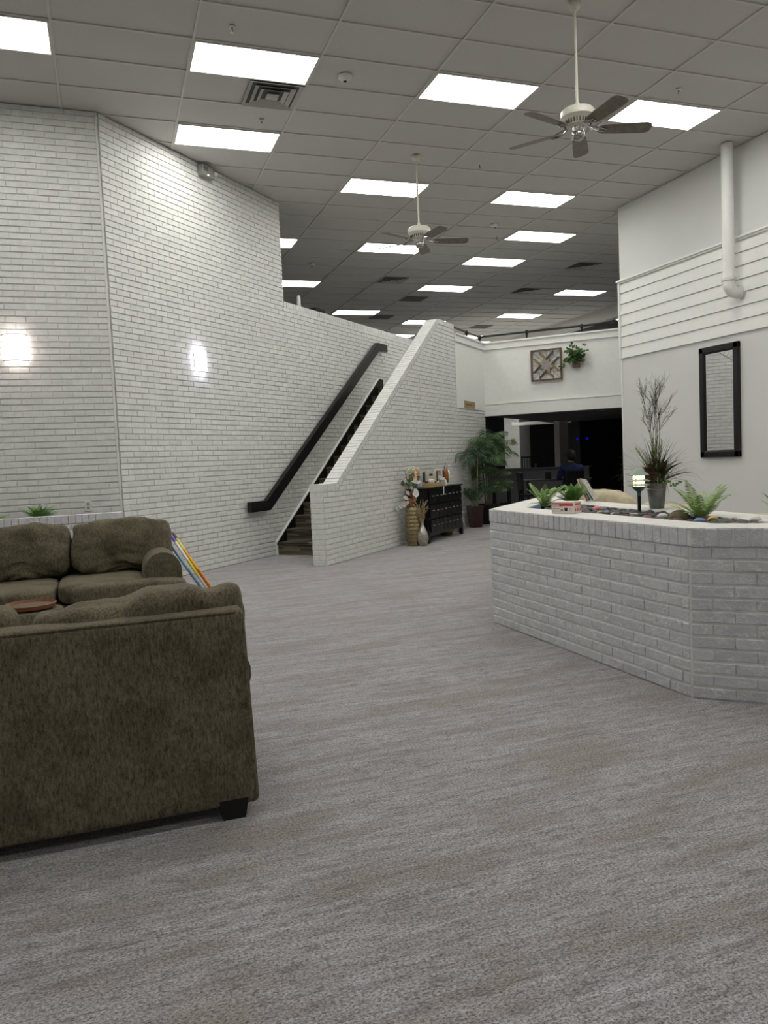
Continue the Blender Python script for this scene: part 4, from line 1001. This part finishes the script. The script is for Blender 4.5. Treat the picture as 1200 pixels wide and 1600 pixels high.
# hula hoops leaning at the side of the far sofa, seen almost edge-on
def hoop(name, label, mat, c, R, rx, lean, tube=.012):
    b = B(); n = 72; pts = [Vector((R*math.cos(2*PI*i/n), R*math.sin(2*PI*i/n), 0)) for i in range(n+1)]
    b.tube(pts, tube, 10, cap=False); o = b.obj(name, mat, None, True); tag(o, label, 'hoop')
    top = Vector(c[0]); bot = Vector(c[1]); ax = (top-bot).normalized(); v = Vector(c[2]).normalized(); v = (v-ax*v.dot(ax)).normalized(); n_ = ax.cross(v)
    M = Matrix((v, ax, n_)).transposed().to_4x4(); M.translation = (top+bot)/2; o.matrix_world = M; return o
def hoopmat(name, stops):
    t = NT(name); t.p.inputs['Roughness'].default_value = .3
    tc = t.n('ShaderNodeTexCoord'); sx = t.n('ShaderNodeSeparateXYZ'); t.l(tc, 'Object', sx, 0)
    at = t.n('ShaderNodeMath', operation='ARCTAN2'); t.l(sx, 0, at, 0); t.l(sx, 1, at, 1)
    mu = t.n('ShaderNodeMath', operation='MULTIPLY'); mu.inputs[1].default_value = 1/(2*PI); t.l(at, 0, mu, 0)
    fr = t.n('ShaderNodeMath', operation='FRACT'); t.l(mu, 0, fr, 0)
    r = t.ramp(fr, 0, [(p, lin(c)) for p, c in stops]); r.color_ramp.interpolation = 'CONSTANT'; t.l(r, 0, t.p, 'Base Color'); return t.m
MT['hoop_a'] = hoopmat('purple white yellow bands', [(0, (120, 84, 190)), (.15, (232, 232, 236)), (.3, (240, 210, 70)), (.45, (225, 215, 215)), (.62, (232, 226, 220)), (.74, (240, 222, 90)), (.80, (236, 236, 240)), (.88, (126, 88, 196))])
MT['hoop_b'] = hoopmat('orange brown bands', [(0, (96, 40, 22)), (.2, (236, 196, 70)), (.4, (112, 48, 20)), (.66, (222, 120, 30)), (.76, (232, 172, 44)), (.84, (230, 214, 90)), (.9, (60, 60, 40))])
MT['hoop_c'] = hoopmat('blue bands', [(0, (96, 150, 196)), (.5, (96, 140, 180)), (.7, (130, 176, 206))])
hoop('hula_hoop', 'purple, white and yellow banded hula hoop leaning against the far sofa arm', 'hoop_a', ((.52, 7.42, .73), (.925, 7.28, .014), (.098, 1, -.12)), .44, 0, 0, .013)
hoop('hula_hoop', 'orange and brown banded hula hoop leaning outermost beside the far sofa', 'hoop_b', ((.545, 7.42, .735), (.96, 7.28, .013), (.1, 1, -.118)), .44, 0, 0, .013)
hoop('hula_hoop', 'light blue hula hoop leaning innermost beside the far sofa', 'hoop_c', ((.51, 7.40, .64), (.885, 7.28, .013), (.092, 1, -.125)), .38, 0, 0, .012)

# ------------------------------------------------------------------ planter contents
# galvanised bucket arrangement on the back rim
BP = Vector((3.65, 4.59, PZ+.005))
t = thing('galvanised_bucket', 'tapered galvanised metal bucket on the back rim of the planter', 'bucket', BP)
B().lathe([(.001, 0), (.047, 0), (.05, .004), (.068, .168), (.072, .172), (.072, .178), (.066, .178), (.064, .17), (.06, .15), (.001, .15)], 32).obj('body', 'steel', t, True)
B().lathe([(.0655, .138), (.0675, .14), (.0655, .142)], 32).obj('band', 'chrome', t)
t = thing('bucket_arrangement', 'spiky greenery with burgundy leaf and tall dark twigs in the galvanised bucket', 'plant', BP+Z*.155)
random.seed(51)
b = B()
for i in range(170):
    az = random.uniform(0, 6.3); el = random.uniform(.45, 1.5); L = random.uniform(.26, .40); dr = random.uniform(.4, 1.6)*(1.5-el*.7)
    p = Vector((random.uniform(-.03, .03), random.uniform(-.03, .03), 0)); pts = [p.copy()]; ws = [.0022]; N = 9
    for k in range(N):
        e_ = el-dr*((k+.5)/N)**1.6; p = p+Vector((math.cos(az)*math.cos(e_), math.sin(az)*math.cos(e_), math.sin(e_)))*L/N; pts.append(p.copy()); ws.append(.0028*(1-((k+1)/N)**2.5)+.0003)
    b.strip(pts, ws, Vector((-math.sin(az), math.cos(az), 0)), fold=.3)
b.obj('grass_blades', 'dleaf', t)
b = B()
for az, el, L, wd in ((-.6, .75, .27, .065), (2.6, .8, .24, .06), (-2.2, .9, .23, .07), (-1.1, 1.1, .27, .075), (.2, 1.0, .27, .065), (3.4, .7, .24, .06), (-1.7, 1.3, .25, .075), (1.3, 1.1, .25, .06), (-2.8, 1.1, .24, .065), (-.2, 1.2, .27, .07)):
    p = Vector((0, 0, 0)); pts = [p.copy()]; ws = [.004]; N = 10
    for k in range(N):
        e_ = el-1.0*((k+.5)/N)**1.4; p = p+Vector((math.cos(az)*math.cos(e_), math.sin(az)*math.cos(e_), math.sin(e_)))*L/N; pts.append(p.copy()); ws.append(wd*.5*math.sin(PI*min(1, (k+1)/N*.93+.06))+.0005)
    b.strip(pts, ws, Vector((-math.sin(az), math.cos(az), 0)), fold=.3)
b.obj('broad_leaves', 'dleaf', t)
b = B()
for (x, y, z0, z1) in ((-.03, -.02, .14, .33), (.03, -.01, .14, .31), (-.11, .0, .12, .26), (.02, .02, .2, .34)):
    b = B()
    for k in range(18):
        q = k/17; c = Vector((x*(.5+q), y, z0+(z1-z0)*q)); a = random.uniform(0, 6.3); leafq(b, c, Vector((math.cos(a)*.35, math.sin(a)*.35, .9)), Vector((0, -1, .1)), .03, .009)
    b.obj('lime_spike', 'lime', t)
b = B()
vd2 = Vector((-.6, -.78, 0)); sd2 = Vector((.78, -.6, 0))
for (x, z, L) in ((-.075, .09, .085), (-.03, .095, .085), (-.055, .06, .08), (-.01, .07, .07), (-.07, .045, .07)):
    leafq(b, sd2*x+vd2*.085+Vector((0, 0, z-.03)), sd2*random.uniform(-.5, .5)+Vector((0, 0, 1)), -vd2, L, .06, fold=.1)
b.obj('burgundy_leaves', 'burg', t)
b = B()
for k in range(44):
    q = k/43; c = sd2*(.01+q*.15)+vd2*.045+Vector((0, 0, .04+.02*math.sin(q*7)-.02*q)) if k % 3 else sd2*random.uniform(-.03, .06)+vd2*.05+Vector((0, 0, random.uniform(.0, .05)))
    leafq(b, c, rv()+Vector((0, 0, -.2)), -vd2, .02, .017)
b.obj('trailing_sprigs', 'fern_d', t)
b = B()
def branch(p, d, L, r_, lev):
    pts = [p.copy()]; q = p.copy(); dd = d.normalized()
    for k in range(5):
        dd = (dd+rv(.08)).normalized(); q = q+dd*L/5; pts.append(q.copy())
        if lev < 3 and k > (1 if lev == 0 else 0) and random.random() < (.95 if lev < 2 else .5):
            for s_ in range(2 if lev < 2 else 1):
                branch(q.copy(), (dd+rv(.5)+Vector((0, 0, .1))), (.16 if lev == 0 else L*.55)*random.uniform(.6, 1), r_*.6, lev+1)
    b.tube(pts, [r_*(1-.12*i) for i in range(6)], 4)
for k in range(6):
    a = k*2*PI/6; branch(Vector((.012*math.cos(a), .012*math.sin(a), .1)), Vector((.07*math.cos(a), .07*math.sin(a), 1)), .46+.05*random.random(), .0026, 0)
b.obj('twigs', 'twig', t)
# path lamp
t = thing('path_lamp', 'small tiered pagoda garden lamp, lit, standing in the planter pebbles', 'lamp', (3.41, 4.47, .865))
B().tube([(0, 0, 0), (0, 0, .168)], .0115, 14).obj('post', 'matt_black', t, True)
B().lathe([(.013, .15), (.014, .178), (.028, .188), (.043, .205), (.048, .214), (.001, .214)], 24).obj('cup', 'lamp_green', t, True)
B().lathe([(.001, .215), (.038, .215), (.038, .305), (.001, .305)], 24).obj('glass', 'lamp_glow', t, True)
for z in (.222, .252): B().lathe([(.039, z+.012), (.076, z), (.075, z-.003), (.038, z+.007)], 32).obj('louvre', 'lamp_rim', t, True)
B().lathe([(.001, .29), (.066, .288), (.068, .292), (.046, .31), (.028, .33), (.014, .337), (.001, .338)], 28).obj('cap', 'lamp_rim', t, True)
b = B(); [b.tube([(.046*math.cos(a), .046*math.sin(a), .212), (.046*math.cos(a), .046*math.sin(a), .292)], .002, 5) for a in (.5, 2.07, 3.64, 5.2)]; b.obj('cage_rod', 'lamp_green', t)
# pebbles
random.seed(61)
def pt_in(u, v): # u across 0..1, v along 0..1 (far to near, then the angled part)
    if v < .72:
        y = 5.65-(5.65-3.45)*(v/.72); xo = max(3.15, 3.15+(y-5.45)); xi = 3.375+.285*((y-3.25)/2.89)
        return (xo+.02+(xi-xo-.05)*u, y)
    q = (v-.72)/.28; p = Vector((3.17, 3.44))+Vector((.707, -.707))*1.0*q; return (p.x+.01+.015*u, p.y-.0+.015*u) if 0 else (p.x+.02*u, p.y-.02*u)
NPB = 230
stones = []
for k, mt in enumerate(['stone', 'stone', 'stone_b', 'stone', 'stone_g', 'stone', 'stone_r', 'stone', 'stone_b']):
    b = B(); b.blob((0, 0, 0), (.034, .025, .016), 2, .25, 1.1, k+2); o = b.obj('river_pebble', mt, None, True)
    lb = {'stone': 'smooth dark grey river pebble lying among others in the brick planter', 'stone_b': 'smooth mid-grey river pebble lying among others in the brick planter', 'stone_g': 'smooth greenish river pebble lying in the brick planter', 'stone_r': 'smooth dark red river pebble lying in the brick planter'}[mt]
    tag(o, lb, 'pebble', {'stone': 'dark pebbles in the planter', 'stone_b': 'mid-grey pebbles in the planter', 'stone_g': 'greenish pebbles in the planter', 'stone_r': 'dark red pebbles in the planter'}[mt]); stones.append(o)
grid_pts = []
for i in range(40):
    for j in range(6):
        u, v = (j+.5+random.uniform(-.3, .3))/6, (i+.5+random.uniform(-.3, .3))/40
        grid_pts.append((u, v))
avoid = [(3.41, 4.47, .02), (3.37, 3.84, .045), (3.50, 5.42, .045), (3.30, 5.52, .06), (3.27, 3.9, .06), (3.25, 4.33, .04), (3.24, 4.24, .04), (3.24, 4.40, .04), (3.27, 4.48, .04)]
n_ = 0
for i, (u, v) in enumerate(grid_pts):
    x, y = pt_in(u, v)
    if any((x-a)**2+(y-c)**2 < r_*r_ for a, c, r_ in avoid): continue
    src = stones[random.randrange(9)]
    o = src if n_ < 9 and False else src.copy()
    COL.objects.link(o)
    s_ = random.uniform(.8, 1.4); o.scale = (s_, s_, s_*random.uniform(.8, 1.2)); o.location = (x, y, .880+random.uniform(0, .012)+.008*u)
    o.rotation_euler = (random.uniform(-.3, .3), random.uniform(-.3, .3), random.uniform(0, 6.3)); n_ += 1
for o in stones: bpy.data.objects.remove(o)
for (x, y, z, mt, lb, s_) in ((3.42, 4.98, .905, 'stone_p', 'pink painted pebble in the planter behind the mask box', 1.0), (3.25, 4.62, .905, 'stone_u', 'light blue pebble left of the garden lamp', .7), (3.25, 4.70, .90, 'stone_y', 'yellowish pebble just left of the light blue pebble', .7),
                              (3.22, 4.50, .90, 'stone_w', 'small white pebble between the light blue pebble and the dark blocks', .7), (3.27, 4.06, .905, 'stone_w', 'white pebble left of the big round rock', 1.1), (3.24, 3.70, .90, 'stone_u', 'blue pebble near the planter corner', 1.1),
                              (3.30, 3.66, .91, 'stone_y', 'yellow and white painted pebble beside the fern near the planter corner', 1.0), (3.40, 3.44, .91, 'stone_w', 'white pebble at the back of the planter near the right edge', 1.15), (3.38, 3.58, .91, 'stone_w', 'small white-banded pebble behind the yellow painted pebble', .6)):
    b = B(); b.blob((0, 0, 0), (.034*s_, .026*s_, .018*s_), 2, .25, 1.3, hash(lb) % 7 if 0 else len(lb)); tag(b.obj('painted_pebble' if mt != 'stone_w' else 'white_pebble', mt, None, True), lb, 'pebble').location = (x, y, z)
tag(B().blob((0, 0, 0), (.075, .055, .055), 3, .1, 1.2, 4, flat=-.03).obj('round_rock', 'rock', None, True), 'large rounded olive-brown rock in front of the spreading fern', 'rock').location = (3.27, 3.91, .897)
for (x, y, mt, lb) in ((3.26, 4.33, 'block', 'pale square stone block right below the garden lamp'), (3.27, 4.25, 'block_d', 'dark square stone block right of the pale block'), (3.26, 4.41, 'block_d', 'dark square stone block left of the pale block'), (3.28, 4.50, 'block_d', 'dark square stone block farthest left in the short row')):
    o = tag(B().box((0, 0, 0), (.05, .06, .045), .004).obj('stone_block', mt), lb, 'stone block'); o.location = (x, y, .89); o.rotation_euler = (0, 0, -.4)
# mask box on the front rim
t = thing('mask_box', 'white and red box of fifty face masks on the front rim of the planter', 'box', (3.01, 4.745, PZ+.004), math.radians(-62))
B().box((0, 0, .041), (.175, .1, .082), .001).obj('carton', 'box_white', t)
bx = B(); bx.box((-.005, -.0505, .068), (.165, .001, .01)); bx.box((.025, -.0505, .058), (.105, .001, .012)); bx.box((-.055, -.0505, .017), (.055, .001, .004)); bx.obj('red_band', 'red', t)
bx = B()
bx.prism([(.012, .04), (.038, .04), (.036, .022), (.03, .016), (.02, .016), (.014, .022)], lambda u, z, d: Vector((u, d, z)), -.0515, -.0505)
for k in range(3): bx.box((-.068+k*.018, -.0508, .034), (.014, .0008, .003))
for k in range(6): bx.box((-.074+k*.013, -.0508, .051), (.010, .0008, .0025))
bx.box((.06, -.0508, .035), (.02, .0008, .0015)); bx.box((.06, -.0508, .025), (.02, .0008, .0015))
bx.obj('mask_picture', 'ink', t)
text_mesh('number', '50', .022, 'ink', t, Matrix.Translation((-.008, -.051, .023)) @ Matrix.Rotation(PI/2, 4, 'X'))
bx = B(); bx.box((.088, 0, .064), (.001, .07, .012)); bx.box((.088, -.01, .044), (.001, .07, .002)); [bx.box((.088, y, .026), (.001, .012, .02)) for y in (-.03, 0, .03)]; bx.obj('side_print', 'red', t)
# leaning magazines
t = thing('magazine_stack', 'colourful magazines leaning behind the bushy fern at the planter rim', 'magazines', (3.76, 5.66, PZ+.006), math.radians(-50))
for k, mt in enumerate(('paper', 'paper_o', 'paper_b', 'paper')):
    B().box((.012*k, .02*k, .10), (.006, .13, .2), .001, Matrix.Rotation(-.35-.06*k, 3, 'Y')).obj('magazine', mt, t)
tag(B().blob((0, 0, 0), (.032, .032, .03), 2, .05).obj('blue_ball', 'stone_u', None, True), 'small blue and white ornament in the left corner of the planter', 'ornament').location = (3.22, 5.50, .895)
# beige sofa behind the planter
t = thing('beige_sofa', 'beige sofa whose rounded cushion tops show just over the planter back rim', 'sofa', (4.28, 5.35, 0))
B().box((.45, 0, .25), (.9, 3.0, .4), .05).obj('base', 'beige', t, True)
B().box((.1, 0, .5), (.2, 3.0, .62), .06).obj('back_frame', 'beige', t, True)
for k, (y, hz_, w_) in enumerate(((1.05, .93, .85), (.2, .84, .8), (-.72, .80, .95))):
    pad(B(), (.2, y, hz_-.2), (.3, w_, .44), 3.2, 16, .03, 30+k, puff=.1).obj('back_cushion', 'beige', t, True)
for y in (-1.4, 1.4): B().box((.45, y, .4), (.9, .2, .5), .06).obj('arm', 'beige', t, True)
for x in (.1, .8):
    for y in (-1.4, 1.4): B().box((x, y, .03), (.07, .07, .06)).obj('foot', 'matt_black', t)

# ------------------------------------------------------------------ lower room beyond the balcony
t = thing('half_wall_railing', 'black baluster railing standing on the charcoal half wall', 'railing', (0, 0, 0))
b = B(); q0, q1 = ST(21.1, 5.9), ST(21.1, 4.9)
b.tube([q0+Z*1.24, q1+Z*1.24], .015, 6); b.tube([q0+Z*.93, q1+Z*.93], .012, 6); b.obj('top_rail', 'rail', t)
b = B()
for k in range(15): p = q0.lerp(q1, k/14); b.tube([p+Z*.93, p+Z*1.24], .008, 5)
b.obj('balusters', 'rail', t)
for qq in (q0, q1): B().tube([qq, qq+Z*1.27], .02, 6).obj('post', 'rail', t)
tag(B().lathe([(.001, 0), (.12, 0), (.15, .06), (.13, .1), (.001, .12)], 18).obj('basket', 'dkwood', None, True), 'dark basket standing on top of the charcoal half wall', 'basket').location = ST(19.1, 5.95, .985)
tag(B().lathe([(.001, 0), (.03, 0), (.035, .1), (.001, .1)], 12).obj('small_cup', 'steel', None, True), 'small cup on the charcoal half wall near the column', 'cup').location = ST(19.1, 5.0, .985)
t = thing('thermostat', 'small beige control box on the distant white brick pier', 'thermostat', ST(25.48, 7.4, 1.75), math.radians(-45))
B().box((0, -.01, 0), (.14, .03, .2), .004).obj('housing', 'sign', t); B().box((-.01, -.027, .02), (.05, .004, .06)).obj('display', 'ink', t)
t = thing('blue_lights', 'pair of small glowing blue lamps on the dark far wall', 'lamp', ST(21.97, 4.42, 1.68))
for k, v in enumerate((.13, -.13)):
    hsg = B().lathe([(.001, 0), (.045, 0), (.05, .03), (.001, .03)], 16).obj('housing', 'matt_black', t); hsg.location = ST(0, v, 0); hsg.rotation_euler = (PI/2, 0, math.radians(-45))
    bb = B().blob((0, 0, .035), (.04, .04, .015), 2, 0).obj('lens', 'blue_led', hsg, True)
for (sx_, tx_), lb in (((17.2, 5.0), 'added downlight filling the lower room, in the dark soffit left of the column'), ((17.0, 3.0), 'added downlight filling the lower room, in the dark soffit toward the grey wall')):
    t = thing('fill_downlight', lb, 'downlight', ST(sx_, tx_, 2.17))
    B().lathe([(.05, 0), (.075, 0), (.075, -.008), (.05, -.006)], 24).obj('trim_ring', 'grey_plastic', t)
    L_ = bpy.data.lights.new('fill_spot', 'SPOT'); L_.energy = 22; L_.spot_size = math.radians(150); L_.spot_blend = 1; L_.shadow_soft_size = .05; L_.color = (1, .97, .92)  # spot added as fill so the lower room is not black
    lo = bpy.data.objects.new('fill_spot', L_); COL.objects.link(lo); lo.parent = t; lo.location = (0, 0, -.015)
# furniture
def dchair(label, loc, rz):
    t = thing('dining_chair', label, 'chair', loc, rz)
    B().box((0, 0, .46), (.44, .44, .05), .015).obj('seat', 'matt_black', t)
    b = B(); 
    b.box((0, .23, .76), (.42, .04, .36), .015); b.obj('backrest', 'black', t)
    for x in (-.19, .19): B().tube([(x, -.19, .44), (x, -.2, 0)], .018, 8).obj('leg', 'black', t); B().tube([(x, .25, .93), (x, .21, .45), (x, .24, 0)], .018, 8).obj('leg', 'black', t)
    return t
dchair('black dining chair with its back to the left end of the dark table', (8.43, 14.62, 0), math.radians(75))
dchair('black dining chair the person in blue is sitting on', (9.42, 14.62, 0), math.radians(180-15))
t = thing('dining_table', 'dark rectangular table in front of the person in blue', 'table', (9.35, 15.25, 0), math.radians(-15))
B().box((0, 0, .74), (1.5, .75, .035), .006).obj('tabletop', 'char', t)
for x in (-.65, .65):
    for y in (-.3, .3): B().box((x, y, .36), (.05, .05, .72)).obj('leg', 'black', t)
tag(B().box((0, 0, .075), (.12, .08, .15), .01).obj('napkin_holder', 'matt_black'), 'small black napkin holder on the dark table', 'holder').location = (9.2, 15.2, .76)
t = thing('bar_stool', 'low dark wooden stool in front of the charcoal half wall', 'stool', (7.85, 14.85, 0), math.radians(-20))
B().box((0, 0, .66), (.36, .34, .04), .01).obj('seat', 'dkwood', t)
for x in (-.15, .15):
    for y in (-.14, .14): B().tube([(x, y, .65), (x*1.1, y*1.1, 0)], .018, 8).obj('leg', 'matt_black', t)
b = B(); b.box((0, -.15, .3), (.3, .02, .03)); b.box((0, .15, .3), (.3, .02, .03)); b.obj('stretcher', 'matt_black', t)
# seated person
def skin(name, verts, edges, rad, mat, parent, sub=2):
    me = bpy.data.meshes.new(name); me.from_pydata(verts, edges, []); o = bpy.data.objects.new(name, me); COL.objects.link(o); o.parent = parent
    m = o.modifiers.new('skin', 'SKIN'); m.use_smooth_shade = True
    sv = me.skin_vertices[0].data if me.skin_vertices else None
    if sv is None:
        me.attributes.new('x', 'FLOAT', 'POINT'); 
    for i, r_ in enumerate(rad): sv[i].radius = (r_, r_) if not isinstance(r_, tuple) else r_
    sv[0].use_root = True
    s_ = o.modifiers.new('sub', 'SUBSURF'); s_.levels = sub; s_.render_levels = sub
    me.materials.append(MT[mat]); return o
t = thing('person', 'seated person in a navy top seen from behind at the dark table', 'person', (9.42, 14.62, 0), math.radians(165))
# local: -y is the way the person faces
def mk(name, verts, edges, rad, mat, par):
    bm = bmesh.new(); L_ = bm.verts.layers.skin.verify(); vv = [bm.verts.new(v) for v in verts]
    for i, v in enumerate(vv):
        r_ = rad[i]; v[L_].radius = r_ if isinstance(r_, tuple) else (r_, r_)
    vv[0][L_].use_root = True
    for a, c in edges: bm.edges.new((vv[a], vv[c]))
    me = bpy.data.meshes.new(name); bm.to_mesh(me); bm.free()
    tmp = bpy.data.objects.new(name, me); COL.objects.link(tmp)
    m = tmp.modifiers.new('skin', 'SKIN'); m.use_smooth_shade = True; s_ = tmp.modifiers.new('sub', 'SUBSURF'); s_.levels = s_.render_levels = 2
    bpy.context.view_layer.update(); me2 = bpy.data.meshes.new_from_object(tmp.evaluated_get(bpy.context.evaluated_depsgraph_get()))
    bpy.data.objects.remove(tmp); me2.materials.clear(); me2.materials.append(MT[mat]); me2.polygons.foreach_set('use_smooth', [True]*len(me2.polygons))
    o = bpy.data.objects.new(name, me2); COL.objects.link(o); o.parent = par; return o
V_ = [(0, 0, .56), (0, 0, .72), (0, -.01, .9), (0, 0, .98), (0, -.01, 1.1), (0, -.02, 1.17), (0, -.03, 1.25)]
E_ = [(i, i+1) for i in range(6)]; RR = [.13, .11, .11, .085, .05, .07, .085]
def addc(start, pts, rads):
    k = start
    for p, r_ in zip(pts, rads): V_.append(p); RR.append(r_); E_.append((k, len(V_)-1)); k = len(V_)-1
    return k
for s_ in (-1, 1):
    w_ = addc(3, [(s_*.18, 0, .985), (s_*.24, -.06, .78), (s_*.17, -.30, .80), (s_*.13, -.37, .81)], [.06, .048, .036, .03])
    for f in range(4): addc(w_, [(s_*(.15-.02*f), -.42, .815), (s_*(.15-.02*f), -.455+.005*abs(f-1), .805)], [.01, .008])
    addc(w_, [(s_*.085, -.39, .82), (s_*.075, -.42, .815)], [.011, .009])
    addc(0, [(s_*.1, -.05, .55), (s_*.12, -.45, .54), (s_*.12, -.46, .1), (s_*.12, -.58, .05)], [.09, .065, .045, .04])
body = mk('body', V_, E_, RR, 'skin', t)
Vs = [(0, 0, .58), (0, 0, .74), (0, -.01, .9), (0, 0, 1.0), (0, -.005, 1.07), (0, -.008, 1.12)]; Es = [(0, 1), (1, 2), (2, 3), (3, 4), (4, 5)]; Rs = [(.2, .14), (.19, .14), (.21, .145), (.18, .13), (.1, .09), (.068, .068)]
for s_ in (-1, 1):
    i = len(Vs); Vs += [(s_*.2, 0, 1.0), (s_*.25, -.06, .78), (s_*.18, -.28, .80)]; Rs += [.078, .065, .045]; Es += [(3, i), (i, i+1), (i+1, i+2)]
mk('shirt', Vs, Es, Rs, 'navy', t)
Vt = [(0, 0, .57)]; Rt = [.15]; Et = []
for s_ in (-1, 1):
    i = len(Vt); Vt += [(s_*.1, -.06, .56), (s_*.12, -.46, .55), (s_*.12, -.47, .1)]; Rt += [.1, .075, .055]; Et += [(0, i), (i, i+1), (i+1, i+2)]
mk('trousers', Vt, Et, Rt, 'jeans', t)
b = B(); b.blob((0, .012, 1.262), (.1, .108, .125), 3, .08, 3); b.obj('hair', 'hair', t, True)
b = B(); b.blob((.095, -.03, 1.24), (.012, .02, .03), 1, 0); b.blob((-.095, -.03, 1.24), (.012, .02, .03), 1, 0); b.obj('ear', 'skin', t, True)
b = B(); b.blob((0, -.125, 1.235), (.014, .02, .02), 1, 0); b.obj('nose', 'skin', t, True)
